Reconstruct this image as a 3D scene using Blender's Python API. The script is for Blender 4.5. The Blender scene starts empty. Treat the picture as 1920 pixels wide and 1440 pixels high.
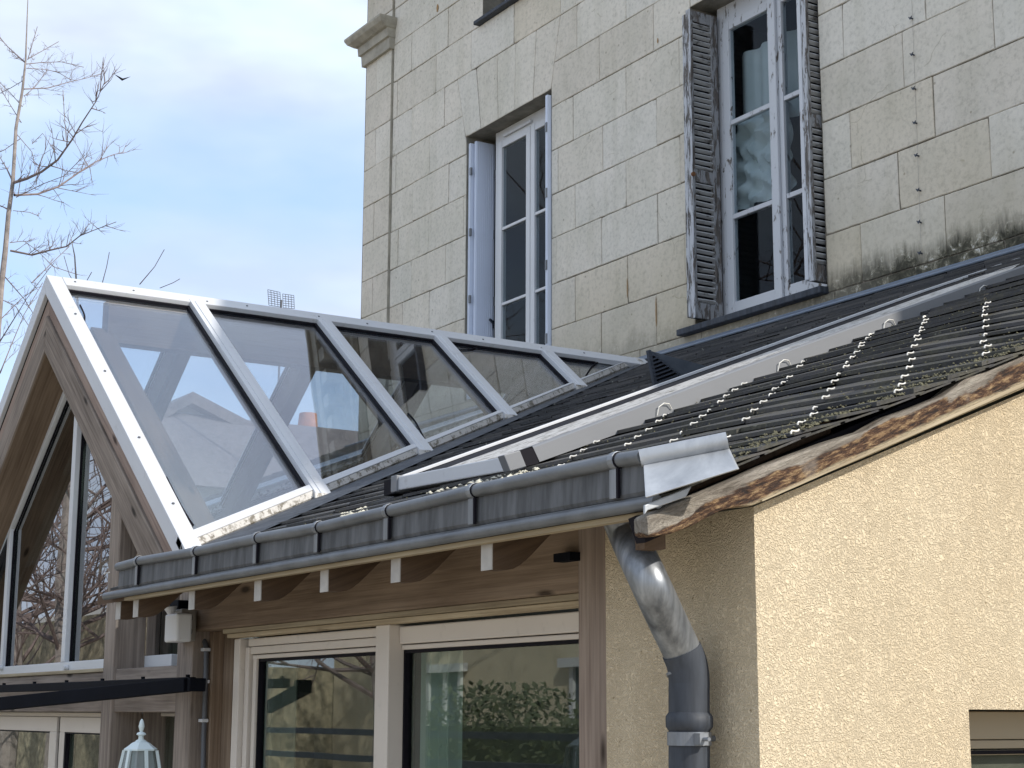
import bpy, bmesh, math, random
from mathutils import Vector as V, Matrix
random.seed(7)
C = bpy.context.scene.collection
scn = bpy.context.scene
# ------------------------------------------------------------------ camera
W0, H0 = 1920, 1440
FPX, PITCH, ROLL, YAW = 3122.81, 0.1948273, 0.0038773, 0.5578399
FW = V((-math.cos(YAW)*math.cos(PITCH), math.sin(YAW)*math.cos(PITCH), math.sin(PITCH)))
_r = V((math.sin(YAW), math.cos(YAW), 0)); _u = _r.cross(FW)
RT = _r*math.cos(ROLL) + _u*math.sin(ROLL); UP = _u*math.cos(ROLL) - _r*math.sin(ROLL)
cd = bpy.data.cameras.new('camera'); cam = bpy.data.objects.new('camera', cd); C.objects.link(cam)
cd.sensor_width = 36; cd.lens = FPX/W0*36; cd.clip_start = .05; cd.clip_end = 2000
M = Matrix.Identity(4)
for i in range(3):
    M[i][0] = RT[i]; M[i][1] = UP[i]; M[i][2] = -FW[i]
cam.matrix_world = M; scn.camera = cam
# ------------------------------------------------------------------ world, sun, exposure
SUN_AZ, SUN_EL = math.radians(25), math.radians(34)        # azimuth measured from +x towards +y
w = bpy.data.worlds.new("World"); scn.world = w; w.use_nodes = True
nt = w.node_tree; N = nt.nodes; L = nt.links; N.clear()
out = N.new('ShaderNodeOutputWorld'); bg = N.new('ShaderNodeBackground'); L.new(bg.outputs[0], out.inputs[0])
sky = N.new('ShaderNodeTexSky'); sky.sky_type = 'NISHITA'; sky.sun_disc = False
sky.sun_elevation = SUN_EL; sky.sun_rotation = math.pi/2 - SUN_AZ
tc = N.new('ShaderNodeTexCoord'); mp = N.new('ShaderNodeMapping'); mp.inputs['Scale'].default_value = (1, 1, 2.6)
mp.inputs['Location'].default_value = (.31, .12, .4)
L.new(tc.outputs['Generated'], mp.inputs['Vector'])
n1 = N.new('ShaderNodeTexNoise'); n1.inputs['Scale'].default_value = 2.1; n1.inputs['Detail'].default_value = 5; n1.inputs['Roughness'].default_value = .5
L.new(mp.outputs[0], n1.inputs['Vector'])
r1 = N.new('ShaderNodeValToRGB'); r1.color_ramp.elements[0].position = .33; r1.color_ramp.elements[1].position = .52
L.new(n1.outputs['Fac'], r1.inputs[0])
n2 = N.new('ShaderNodeTexNoise'); n2.inputs['Scale'].default_value = 6; n2.inputs['Detail'].default_value = 4
L.new(mp.outputs[0], n2.inputs['Vector'])
r2 = N.new('ShaderNodeValToRGB'); r2.color_ramp.elements[0].position = .36; r2.color_ramp.elements[1].position = .66
r2.color_ramp.elements[0].color = (3.9, 4.4, 5.6, 1); r2.color_ramp.elements[1].color = (5.2, 5.95, 6.9, 1)
L.new(n2.outputs['Fac'], r2.inputs[0])
mul = N.new('ShaderNodeMixRGB'); mul.blend_type = 'MULTIPLY'; mul.inputs[0].default_value = 1; mul.inputs[2].default_value = (1.15, 1.2, 1.25, 1)
L.new(sky.outputs[0], mul.inputs[1])
hz = N.new('ShaderNodeMixRGB'); hz.inputs[0].default_value = .5; hz.inputs[2].default_value = (3.6, 4.8, 6.9, 1); L.new(mul.outputs[0], hz.inputs[1])
mx = N.new('ShaderNodeMixRGB'); L.new(r1.outputs[0], mx.inputs[0]); L.new(hz.outputs[0], mx.inputs[1]); L.new(r2.outputs[0], mx.inputs[2])
L.new(mx.outputs[0], bg.inputs[0]); bg.inputs[1].default_value = .1
sd = bpy.data.lights.new('sun', 'SUN'); sd.energy = 2.45; sd.angle = math.radians(.5); sd.color = (1, .945, .86)
so = bpy.data.objects.new('sun', sd); C.objects.link(so)
SD = V((math.cos(SUN_AZ)*math.cos(SUN_EL), math.sin(SUN_AZ)*math.cos(SUN_EL), math.sin(SUN_EL)))
so.rotation_euler = SD.to_track_quat('Z', 'Y').to_euler(); so.location = SD*60
scn.view_settings.view_transform = 'Standard'; scn.view_settings.look = 'None'; scn.view_settings.exposure = .86; scn.view_settings.gamma = 1
scn.render.engine = 'CYCLES'
try:
    scn.cycles.transparent_max_bounces = 16; scn.cycles.max_bounces = 8
except Exception: pass
# ------------------------------------------------------------------ measuring helpers (plane hit by the ray of a photo pixel)
def ray(px, py): return RT*((px-960)/FPX) - UP*((py-720)/FPX) + FW
def atY(px, py, Y): r = ray(px, py); return r*(Y/r.y)
def atX(px, py, X): r = ray(px, py); return r*(X/r.x)
ZR0, KR = .5383, .416
def zr(y): return ZR0 + KR*(y-2.2)                       # lean-to roof surface
def atR(px, py, off=0): r = ray(px, py); return r*((ZR0-KR*2.2+off)/(r.z-KR*r.y))
def x_at(px, Y, z):                                       # x on plane y=Y, height z seen in column px
    a = (px-960)/FPX
    return -(Y*(RT.y-a*FW.y) + z*(RT.z-a*FW.z))/(RT.x-a*FW.x)
def y_at(px, X, z):
    a = (px-960)/FPX
    return -(X*(RT.x-a*FW.x) + z*(RT.z-a*FW.z))/(RT.y-a*FW.y)
YF = 6.27; YG = 2.2; XW = -2.508; YW = 2.125
GROUND = -1.9
# ------------------------------------------------------------------ mesh builder
class MB:
    def __init__(s): s.v = []; s.f = []; s.g = []; s.t = []; s.m = []
    def add(s, vs, fs, gr=None, tone=.5, mat=0):
        b = len(s.v); s.v += [tuple(p) for p in vs]
        s.g += [tuple(x) for x in (gr if gr else vs)]
        for f in fs: s.f.append([b+i for i in f]); s.t.append(tone); s.m.append(mat)
    def box(s, a, b, tone=.5, mat=0):
        x0, y0, z0 = [min(a[i], b[i]) for i in range(3)]; x1, y1, z1 = [max(a[i], b[i]) for i in range(3)]
        vs = [(x0,y0,z0),(x1,y0,z0),(x1,y1,z0),(x0,y1,z0),(x0,y0,z1),(x1,y0,z1),(x1,y1,z1),(x0,y1,z1)]
        d = (x1-x0, y1-y0, z1-z0); ax = d.index(max(d)); o = random.uniform(0, 40)
        gr = [(p[ax]+o, p[(ax+1) % 3], p[(ax+2) % 3]) for p in vs]
        s.add(vs, [(0,3,2,1),(4,5,6,7),(0,1,5,4),(1,2,6,5),(2,3,7,6),(3,0,4,7)], gr, tone, mat)
    def beam(s, p0, p1, w, h, up=(0,0,1), tone=.5, mat=0, w1=None, h1=None):   # centred on the p0-p1 axis
        p0 = V(p0); p1 = V(p1); d = p1-p0; ln = d.length; d.normalize(); up = V(up)
        sd_ = d.cross(up).normalized(); u = sd_.cross(d).normalized(); w1 = w1 or w; h1 = h1 or h
        vs = []; gr = []; o = random.uniform(0, 40)
        for p, ww, hh, a in ((p0, w, h, 0), (p1, w1, h1, ln)):
            for sx, sz in ((-1,-1),(1,-1),(1,1),(-1,1)):
                vs.append(p+sd_*(sx*ww/2)+u*(sz*hh/2)); gr.append((a+o, sx*ww/2, sz*hh/2))
        s.add(vs, [(0,1,2,3),(7,6,5,4),(0,4,5,1),(1,5,6,2),(2,6,7,3),(3,7,4,0)], gr, tone, mat)
    def prism(s, pts, d, tone=.5, mat=0, along=None):       # polygon pts extruded by vector d
        n = len(pts); pts = [V(p) for p in pts]; d = V(d); q = [p+d for p in pts]; gr = None
        if along is not None:
            a = V(along).normalized(); o = random.uniform(0, 40); c = d.normalized(); b_ = a.cross(c)
            gr = [(p.dot(a)+o, p.dot(b_), p.dot(c)) for p in pts+q]
        s.add(pts+q, [tuple(range(n)), tuple(range(2*n-1, n-1, -1))]+[(i, i+n, (i+1) % n+n, (i+1) % n) for i in range(n)], gr, tone, mat)
    def tube(s, path, r, n=12, tone=.5, mat=0, caps=True):
        path = [V(p) for p in path]; k = len(path); vs = []; gr = []; ln = 0
        rs = r if isinstance(r, (list, tuple)) else [r]*k
        ref = V((0,0,1)); d0 = (path[1]-path[0]).normalized()
        if abs(d0.dot(ref)) > .9: ref = V((1,0,0))
        sx = d0.cross(ref).normalized()
        for i, p in enumerate(path):
            if i == 0: d = path[1]-path[0]
            elif i == k-1: d = path[-1]-path[-2]
            else: d = (path[i+1]-path[i]).normalized()+(path[i]-path[i-1]).normalized()
            d.normalize(); sx = (sx-d*sx.dot(d)).normalized(); sy = d.cross(sx)
            if i: ln += (p-path[i-1]).length
            for j in range(n):
                a = 2*math.pi*j/n; vs.append(p+(sx*math.cos(a)+sy*math.sin(a))*rs[i]); gr.append((ln, math.cos(a)*rs[i], math.sin(a)*rs[i]))
        fs = [(i*n+j, i*n+(j+1) % n, (i+1)*n+(j+1) % n, (i+1)*n+j) for i in range(k-1) for j in range(n)]
        if caps: fs += [tuple(range(n-1, -1, -1)), tuple((k-1)*n+j for j in range(n))]
        s.add(vs, fs, gr, tone, mat)
    def quad(s, pts, tone=.5, mat=0): s.add(pts, [tuple(range(len(pts)))], None, tone, mat)
    def build(s, name, mats, parent=None, bevel=0, smooth=False):
        me = bpy.data.meshes.new(name); me.from_pydata(s.v, [], s.f)
        a = me.attributes.new('gr', 'FLOAT_VECTOR', 'POINT'); a.data.foreach_set('vector', [c for g in s.g for c in g])
        t = me.attributes.new('tone', 'FLOAT', 'FACE'); t.data.foreach_set('value', s.t)
        for m in (mats if isinstance(mats, (list, tuple)) else [mats]): me.materials.append(m)
        me.polygons.foreach_set('material_index', s.m)
        bm = bmesh.new(); bm.from_mesh(me); bmesh.ops.recalc_face_normals(bm, faces=bm.faces); bm.to_mesh(me); bm.free()
        if smooth:
            me.polygons.foreach_set('use_smooth', [True]*len(me.polygons))
        o = bpy.data.objects.new(name, me); C.objects.link(o)
        if smooth:
            me.set_sharp_from_angle(angle=math.radians(40))
        if bevel:
            bv = o.modifiers.new('bevel', 'BEVEL'); bv.width = bevel; bv.segments = 2; bv.limit_method = 'ANGLE'; bv.angle_limit = math.radians(40)
        if parent: o.parent = parent
        return o
def empty(name, loc=(0,0,0)):
    o = bpy.data.objects.new(name, None); C.objects.link(o); o.location = loc; o.empty_display_size = .2
    bpy.context.view_layer.update() if False else None
    return o
def catmull(ps, n=6):
    o_ = []
    for i in range(len(ps)-1):
        p0 = ps[max(0, i-1)]; p1 = ps[i]; p2 = ps[i+1]; p3 = ps[min(len(ps)-1, i+2)]
        for k in range(n):
            t = k/n; o_.append(.5*((2*p1)+(p2-p0)*t+(2*p0-5*p1+4*p2-p3)*t*t+(3*p1-p0-3*p2+p3)*t**3))
    o_.append(ps[-1]); return o_
def root(name, label, cat, group=None):
    o = empty(name); o['label'] = label; o['category'] = cat
    if group: o['group'] = group
    return o
def tag(o, label, cat, group=None):
    o['label'] = label; o['category'] = cat
    if group: o['group'] = group
    return o
# ------------------------------------------------------------------ materials
def newmat(name):
    m = bpy.data.materials.new(name); m.use_nodes = True; nt = m.node_tree
    return m, nt, nt.nodes['Principled BSDF']
def ramp(nt, src, stops):
    r = nt.nodes.new('ShaderNodeValToRGB'); e = r.color_ramp.elements
    while len(e) < len(stops): e.new(.5)
    for el, (p, c) in zip(e, stops):
        el.position = p; el.color = (*c, 1) if len(c) == 3 else c
    nt.links.new(src, r.inputs[0]); return r.outputs[0]
def coord(nt, kind='Object', scale=(1,1,1), rot=(0,0,0)):
    if kind == 'gr':
        a = nt.nodes.new('ShaderNodeAttribute'); a.attribute_name = 'gr'; s = a.outputs['Vector']
    else:
        a = nt.nodes.new('ShaderNodeTexCoord'); s = a.outputs[kind]
    m = nt.nodes.new('ShaderNodeMapping'); m.inputs['Scale'].default_value = scale; m.inputs['Rotation'].default_value = rot
    nt.links.new(s, m.inputs[0]); return m.outputs[0]
def noise(nt, vec, scale, detail=4, rough=.55, dist=0):
    n = nt.nodes.new('ShaderNodeTexNoise'); n.inputs['Scale'].default_value = scale; n.inputs['Detail'].default_value = detail
    n.inputs['Roughness'].default_value = rough; n.inputs['Distortion'].default_value = dist
    nt.links.new(vec, n.inputs['Vector']); return n.outputs['Fac']
def mix(nt, fac, a, b, mode='MIX'):
    m = nt.nodes.new('ShaderNodeMixRGB'); m.blend_type = mode
    for s, x in ((0, fac), (1, a), (2, b)):
        if hasattr(x, 'links'): nt.links.new(x, m.inputs[s])
        else: m.inputs[s].default_value = x if s == 0 else (*x, 1) if len(x) == 3 else x
    return m.outputs[0]
def math_(nt, op, a, b=0.0):
    m = nt.nodes.new('ShaderNodeMath'); m.operation = op
    for i, x in enumerate((a, b)):
        if hasattr(x, 'links'): nt.links.new(x, m.inputs[i])
        else: m.inputs[i].default_value = x
    return m.outputs[0]
def bump(nt, b, h, strength=.5, dist=.01, prev=None):
    n = nt.nodes.new('ShaderNodeBump'); n.inputs['Strength'].default_value = strength; n.inputs['Distance'].default_value = dist
    nt.links.new(h, n.inputs['Height'])
    if prev: nt.links.new(prev, n.inputs['Normal'])
    nt.links.new(n.outputs[0], b.inputs['Normal']); return n.outputs[0]
def setc(nt, b, c, rough=.6, metal=0):
    if hasattr(c, 'links'): nt.links.new(c, b.inputs['Base Color'])
    else: b.inputs['Base Color'].default_value = (*c, 1)
    if hasattr(rough, 'links'): nt.links.new(rough, b.inputs['Roughness'])
    else: b.inputs['Roughness'].default_value = rough
    b.inputs['Metallic'].default_value = metal
def plain(name, c, rough=.5, metal=0, var=.12, scale=6, bumps=0):
    m, nt, b = newmat(name); v = coord(nt)
    f = noise(nt, v, scale, 5, .6)
    col = ramp(nt, f, [(.3, tuple(x*(1-var) for x in c)), (.7, tuple(min(1, x*(1+var)) for x in c))])
    setc(nt, b, col, rough, metal)
    if bumps: bump(nt, b, noise(nt, v, scale*8, 4), bumps, .003)
    return m
def toneattr(nt):
    a = nt.nodes.new('ShaderNodeAttribute'); a.attribute_name = 'tone'; return a.outputs['Fac']
def wood(name, c0, c1, c2, rough=.8, knots=True, contrast=1.0):
    m, nt, b = newmat(name)
    v = coord(nt, 'gr', (1.2, 22, 22)); v2 = coord(nt, 'gr', (2.2, 90, 90)); v3 = coord(nt, 'gr', (1.5, 4, 4))
    f = noise(nt, v, 1.6, 6, .62, .6); g = noise(nt, v2, 1.0, 3, .6); h = noise(nt, v3, 1.4, 3)
    col = ramp(nt, f, [(.3, c0), (.52, c1), (.72, c2)])
    col = mix(nt, .45*contrast, col, ramp(nt, g, [(.35, tuple(x*.62 for x in c1)), (.62, tuple(min(1, x*1.2) for x in c2))]))
    col = mix(nt, .35, col, ramp(nt, h, [(.35, c0), (.65, c2)]))
    if knots:
        vo = nt.nodes.new('ShaderNodeTexVoronoi'); vo.inputs['Scale'].default_value = 1; nt.links.new(coord(nt, 'gr', (2.6, 9, 9)), vo.inputs['Vector'])
        k = ramp(nt, vo.outputs['Distance'], [(.06, (0,0,0)), (.14, (1,1,1))]); col = mix(nt, k, tuple(x*.45 for x in c0), col)
    t = toneattr(nt); col = mix(nt, 1, col, ramp(nt, t, [(0, (.6,.6,.6)), (1, (1.35,1.35,1.35))]), 'MULTIPLY')
    setc(nt, b, col, rough); b.inputs['Specular IOR Level'].default_value = .25
    bump(nt, b, g, .5, .004); return m
MAT = {}
MAT['wood_grey'] = wood('weathered_grey_wood', (.085,.066,.052), (.215,.17,.138), (.38,.32,.27))
MAT['wood_brown'] = wood('brown_softwood', (.125,.085,.056), (.215,.15,.10), (.31,.235,.17))
MAT['wood_pink'] = wood('pinkish_weathered_wood', (.13,.085,.068), (.25,.18,.148), (.36,.28,.235))
MAT['wood_post'] = wood('larch_post', (.11,.075,.057), (.235,.175,.14), (.37,.30,.245))
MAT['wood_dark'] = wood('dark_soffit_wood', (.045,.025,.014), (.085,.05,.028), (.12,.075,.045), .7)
MAT['wood_tail'] = wood('brown_rafter_side', (.055,.034,.021), (.10,.064,.040), (.145,.098,.064), .8)
MAT['wood_pale'] = wood('pale_batten_wood', (.22,.165,.105), (.36,.29,.19), (.46,.39,.27))
ST_, SB_ = 0.0, 1.0
def m_rough_beam(s_top, s_bot):
    m, nt, b = newmat('old_waney_beam')
    v = coord(nt, 'gr', (4, 34, 34)); f = noise(nt, v, 1.3, 7, .7, .8); big = noise(nt, coord(nt, 'gr', (2.4, 5, 5)), 1.6, 4, .6, .8)
    fine = noise(nt, coord(nt, 'gr', (26, 110, 110)), 1, 6, .72, .3)
    grey = ramp(nt, f, [(.3, (.14,.115,.09)), (.5, (.33,.29,.24)), (.7, (.5,.45,.38))])
    rot = ramp(nt, fine, [(.38, (.022,.012,.008)), (.50, (.11,.052,.026)), (.61, (.36,.23,.115)), (.75, (.66,.50,.29))])
    sp = nt.nodes.new('ShaderNodeSeparateXYZ'); a = nt.nodes.new('ShaderNodeAttribute'); a.attribute_name = 'gr'; nt.links.new(a.outputs['Vector'], sp.inputs[0])
    nrm = math_(nt, 'DIVIDE', math_(nt, 'SUBTRACT', sp.outputs['Y'], s_bot), s_top-s_bot)
    nj = math_(nt, 'ADD', nrm, math_(nt, 'MULTIPLY', math_(nt, 'SUBTRACT', big, .5), 1.5))
    k = ramp(nt, nj, [(.30, (1,1,1)), (.70, (1,1,1)), (.78, (0,0,0))])
    k2 = ramp(nt, noise(nt, coord(nt, 'gr', (3.2, 3, 3)), 1.2, 3), [(.40, (0,0,0)), (.47, (1,1,1))])
    col = mix(nt, math_(nt, 'MULTIPLY', k, k2), grey, rot)
    low = ramp(nt, math_(nt, 'ADD', nrm, math_(nt, 'MULTIPLY', math_(nt, 'SUBTRACT', f, .5), .5)), [(.10, (1,1,1)), (.22, (0,0,0))])
    col = mix(nt, math_(nt, 'MULTIPLY', low, .8), col, (.66,.55,.36))
    ck = noise(nt, coord(nt, 'gr', (2.2, 60, 60)), 1, 3, .6, .4); col = mix(nt, .8, col, ramp(nt, ck, [(.30, (.25,.2,.16)), (.36, (1,1,1))]), 'MULTIPLY')
    vo = nt.nodes.new('ShaderNodeTexVoronoi'); vo.inputs['Scale'].default_value = 1; nt.links.new(coord(nt, 'gr', (1.7, 7, 7)), vo.inputs['Vector'])
    kn = ramp(nt, vo.outputs['Distance'], [(.07, (.2,.16,.12)), (.11, (.55,.5,.43)), (.16, (.30,.26,.22)), (.2, (.45,.4,.34))]); col = mix(nt, ramp(nt, vo.outputs['Distance'], [(.17, (1,1,1)), (.23, (0,0,0))]), col, kn)
    setc(nt, b, col, .85)
    bump(nt, b, fine, 1, .012, bump(nt, b, f, .9, .015)); return m
def m_stone():
    m, nt, b = newmat('tuffeau_limestone')
    v = coord(nt); f = noise(nt, v, 2.2, 6, .6); g = noise(nt, v, 38, 5, .7); t = toneattr(nt)
    base = ramp(nt, t, [(0, (.66,.61,.53)), (.25, (.69,.645,.565)), (.5, (.715,.675,.595)), (.8, (.71,.68,.615)), (1, (.67,.60,.485))])
    col = mix(nt, .8, base, ramp(nt, f, [(.25, (.83,.84,.80)), (.7, (1.07,1.05,1.03))]), 'MULTIPLY')
    col = mix(nt, .7, col, ramp(nt, g, [(.28, (.66,.66,.64)), (.5, (1,1,1)), (.75, (1.1,1.1,1.09))]), 'MULTIPLY')
    st = noise(nt, coord(nt, 'Object', (5, 1, .7)), 1.7, 4, .6); col = mix(nt, .5, col, ramp(nt, st, [(.28, (.82,.82,.78)), (.5, (1,1,1))]), 'MULTIPLY')
    # scratches and chisel marks
    sc = nt.nodes.new('ShaderNodeTexVoronoi'); sc.feature = 'DISTANCE_TO_EDGE'; sc.inputs['Scale'].default_value = 2.3
    nt.links.new(mix(nt, .12, v, noise_col(nt, v, 6)), sc.inputs['Vector'])
    cr = ramp(nt, math_(nt, 'ADD', sc.outputs['Distance'], math_(nt, 'MULTIPLY', ramp(nt, noise(nt, v, 3.1, 2), [(.5, (1,1,1)), (.62, (0,0,0))]), .2)), [(.002, (.68,.66,.6)), (.006, (1,1,1))])
    col = mix(nt, .8, col, cr, 'MULTIPLY')
    # pits
    vo = nt.nodes.new('ShaderNodeTexVoronoi'); vo.inputs['Scale'].default_value = 7; nt.links.new(v, vo.inputs['Vector'])
    pit = ramp(nt, vo.outputs['Distance'], [(.035, (.45,.42,.36)), (.07, (1,1,1))]); col = mix(nt, .7, col, pit, 'MULTIPLY')
    # damp and lichen just above the roof abutment
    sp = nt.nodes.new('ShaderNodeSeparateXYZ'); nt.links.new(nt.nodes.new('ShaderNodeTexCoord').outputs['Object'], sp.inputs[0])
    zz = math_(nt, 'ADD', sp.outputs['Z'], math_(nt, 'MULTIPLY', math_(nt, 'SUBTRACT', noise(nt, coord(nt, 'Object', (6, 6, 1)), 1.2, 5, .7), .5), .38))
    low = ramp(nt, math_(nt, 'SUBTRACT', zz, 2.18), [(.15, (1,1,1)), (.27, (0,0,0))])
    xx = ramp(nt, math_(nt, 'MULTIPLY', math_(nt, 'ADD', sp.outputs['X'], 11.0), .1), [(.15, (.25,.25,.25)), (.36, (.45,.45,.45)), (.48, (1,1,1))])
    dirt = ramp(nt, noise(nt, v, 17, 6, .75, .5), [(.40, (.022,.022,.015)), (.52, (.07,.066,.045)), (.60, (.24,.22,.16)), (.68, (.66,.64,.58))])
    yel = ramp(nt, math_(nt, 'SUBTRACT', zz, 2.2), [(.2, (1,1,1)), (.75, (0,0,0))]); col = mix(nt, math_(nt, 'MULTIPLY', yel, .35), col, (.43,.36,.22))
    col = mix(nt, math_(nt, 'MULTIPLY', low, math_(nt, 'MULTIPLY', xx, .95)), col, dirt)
    setc(nt, b, col, .9); b.inputs['Specular IOR Level'].default_value = .15
    h = math_(nt, 'ADD', math_(nt, 'MULTIPLY', g, .5), f)
    bump(nt, b, h, .55, .006); return m
def noise_col(nt, vec, scale):
    n = nt.nodes.new('ShaderNodeTexNoise'); n.inputs['Scale'].default_value = scale; nt.links.new(vec, n.inputs['Vector']); return n.outputs['Color']
MAT['stone'] = m_stone()
MAT['mortar'] = plain('brown_mortar', (.19,.165,.13), .95, 0, .55, 7, .5)
MAT['stone_plain'] = plain('weathered_stone_trim', (.36,.335,.275), .9, 0, .25, 9, .6)
MAT['stone_dark'] = plain('dark_stone_reveal', (.21,.195,.16), .95, 0, .4, 7, .6)  # darker stone tone used on the window reveals
def m_stucco():
    m, nt, b = newmat('roughcast_render')
    v = coord(nt, 'Object', (1,1,1)); wv = mix(nt, .02, v, noise_col(nt, v, 14))
    a = noise(nt, wv, 105, 2, .5, 2.4); a2 = noise(nt, v, 140, 2, .6, .5); big = noise(nt, v, 1.6, 3)
    h = ramp(nt, a, [(.36, (0,0,0)), (.5, (.6,.6,.6)), (.62, (1,1,1))])
    col = ramp(nt, big, [(.3, (.675,.55,.375)), (.7, (.725,.61,.435))])
    col = mix(nt, .5, col, ramp(nt, a, [(.28, (.62,.58,.5)), (.42, (1,1,1))]), 'MULTIPLY')
    st = noise(nt, coord(nt, 'Object', (3, 3, .5)), 1.5, 5, .6); col = mix(nt, .55, col, ramp(nt, st, [(.30, (.84,.82,.79)), (.52, (1,1,1)), (.75, (1.05,1.04,1.02))]), 'MULTIPLY')
    dots = noise(nt, v, 75, 2, .5); col = mix(nt, .8, col, ramp(nt, dots, [(.24, (.45,.40,.33)), (.30, (1,1,1))]), 'MULTIPLY')
    setc(nt, b, col, .9); b.inputs['Specular IOR Level'].default_value = .1
    bump(nt, b, math_(nt, 'ADD', h, math_(nt, 'MULTIPLY', a2, .4)), .74, .0066); return m
MAT['stucco'] = m_stucco()
def m_slate():
    m, nt, b = newmat('mossy_slate'); v = coord(nt); t = toneattr(nt)
    f = noise(nt, v, 9, 6, .7); g = noise(nt, v, 45, 5, .7)
    sp = nt.nodes.new('ShaderNodeSeparateXYZ'); nt.links.new(nt.nodes.new('ShaderNodeTexCoord').outputs['Object'], sp.inputs[0])
    col = ramp(nt, t, [(0, (.022,.022,.024)), (.6, (.045,.044,.046)), (1, (.075,.07,.068))])
    moss = ramp(nt, f, [(.42, (0,0,0)), (.62, (1,1,1))])
    mz = ramp(nt, math_(nt, 'ADD', math_(nt, 'MULTIPLY', sp.outputs['X'], .25), 1.25), [(.1, (.25,.25,.25)), (.42, (.8,.8,.8)), (.6, (1,1,1))])
    col = mix(nt, math_(nt, 'MULTIPLY', moss, math_(nt, 'MULTIPLY', mz, .6)), col, ramp(nt, g, [(.4, (.045,.042,.022)), (.62, (.11,.10,.055))]))
    li = ramp(nt, noise(nt, v, 26, 3, .5, .4), [(.70, (0,0,0)), (.74, (1,1,1))]); col = mix(nt, math_(nt, 'MULTIPLY', li, .6), col, (.30,.30,.24))
    setc(nt, b, col, .62); b.inputs['Specular IOR Level'].default_value = .35
    bump(nt, b, g, .7, .006); return m
MAT['slate'] = m_slate()
def m_zinc(name, c0, c1, rough=.45, metal=.55, streak=True):
    m, nt, b = newmat(name); v = coord(nt); f = noise(nt, v, 7, 6, .65, .8); g = noise(nt, coord(nt, 'Object', (24, 24, 3)), 1.3, 4, .6)
    col = ramp(nt, f, [(.3, c0), (.68, c1)])
    if streak: col = mix(nt, .6, col, ramp(nt, g, [(.35, tuple(x*.6 for x in c0)), (.65, tuple(x*1.25 for x in c1))]))
    r = ramp(nt, f, [(.3, (rough*.8,)*3), (.7, (min(1, rough*1.35),)*3)])
    setc(nt, b, col, r, metal); bump(nt, b, noise(nt, v, 11, 3), .25, .006); return m
MAT['zinc'] = m_zinc('weathered_zinc', (.17,.18,.195), (.27,.285,.305))
MAT['zinc_lip'] = m_zinc('weathered_zinc_roll', (.11,.118,.128), (.21,.222,.235), .45, .45, False)
MAT['zinc_face'] = m_zinc('dull_zinc_face', (.06,.063,.067), (.125,.13,.138), .6, .2)
MAT['zinc_dark'] = m_zinc('dark_zinc', (.018,.022,.030), (.045,.053,.067), .6, .0)
MAT['zinc_bright'] = m_zinc('bright_zinc', (.27,.285,.305), (.50,.52,.545), .5, .4, False)
MAT['zinc_pipe'] = m_zinc('stained_zinc_pipe', (.12,.13,.145), (.33,.345,.36), .36, .6)
MAT['zinc_flash'] = m_zinc('blue_grey_flashing', (.14,.175,.23), (.22,.26,.32), .5, .3, False)
def m_white(name, c, dirt=.25, rough=.32, dscale=18):
    m, nt, b = newmat(name); v = coord(nt); f = noise(nt, v, dscale, 5, .7)
    k = ramp(nt, f, [(.60, (0,0,0)), (.72, (1,1,1))] if dirt < .5 else [(.50, (0,0,0)), (.60, (1,1,1))])
    col = mix(nt, math_(nt, 'MULTIPLY', k, dirt), c, (.16,.14,.11))
    setc(nt, b, mix(nt, .5, col, ramp(nt, noise(nt, v, 2, 3), [(.3, (.88,.88,.88)), (.7, (1.04,1.04,1.04))]), 'MULTIPLY'), rough); return m
MAT['alu'] = m_white('white_aluminium', (.57,.58,.60), .25)
MAT['alu_dirty'] = m_white('algae_stained_white_aluminium', (.55,.53,.50), .95, .5, 26)
MAT['alu_grey'] = m_white('light_grey_aluminium', (.20,.205,.215), .2, .4)
MAT['upvc'] = m_white('white_upvc', (.67,.68,.69), .12, .35)
MAT['upvc_cream'] = m_white('cream_window_frame', (.66,.60,.53), .15, .4)
MAT['tan_box'] = m_white('tan_roller_box', (.34,.29,.21), .1, .5)
MAT['shutter_blue'] = m_white('pale_blue_white_shutter', (.66,.72,.84), .06, .4)
def m_peel(name, paint, woodc, lo, hi, sc=(30, 30, 7)):
    m, nt, b = newmat(name); v = coord(nt, 'Object', sc); f = noise(nt, v, 1.1, 7, .72, .4)
    k = ramp(nt, f, [(lo, (0,0,0)), (hi, (1,1,1))]); g = noise(nt, coord(nt, 'Object', (90, 90, 9)), 1, 4)
    wd = ramp(nt, g, [(.35, tuple(x*.35 for x in woodc)), (.65, woodc)])
    setc(nt, b, mix(nt, k, wd, paint), .75); bump(nt, b, k, .7, .003); return m
MAT['peel_white'] = m_peel('peeling_white_paint', (.60,.62,.65), (.22,.19,.16), .38, .42, (22, 22, 7))
MAT['peel_grey'] = m_peel('peeling_grey_shutter', (.27,.275,.285), (.15,.13,.115), .47, .52)
MAT['slat'] = m_peel('faded_grey_slat', (.44,.445,.445), (.20,.19,.18), .36, .46, (7, 7, 20))
MAT['peel_edge'] = m_peel('flaking_shutter_edge', (.50,.515,.54), (.19,.17,.15), .47, .50, (40, 40, 5))
MAT['end_paint'] = plain('pale_end_grain', (.43,.41,.38), .8, 0, .15, 20)
MAT['black'] = plain('black_rubber_and_shade', (.006,.005,.009), .7)
MAT['black_metal'] = plain('black_powder_coated_metal', (.004,.005,.009), .8, 0, .3)
MAT['black_metal'].node_tree.nodes['Principled BSDF'].inputs['Specular IOR Level'].default_value = .15
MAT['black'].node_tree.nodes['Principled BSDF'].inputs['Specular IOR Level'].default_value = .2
MAT['anthra'] = plain('anthracite_blue_metal', (.055,.065,.085), .42, .3, .2)
MAT['dark_room'] = plain('dark_interior', (.07,.09,.11), .95)
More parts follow.
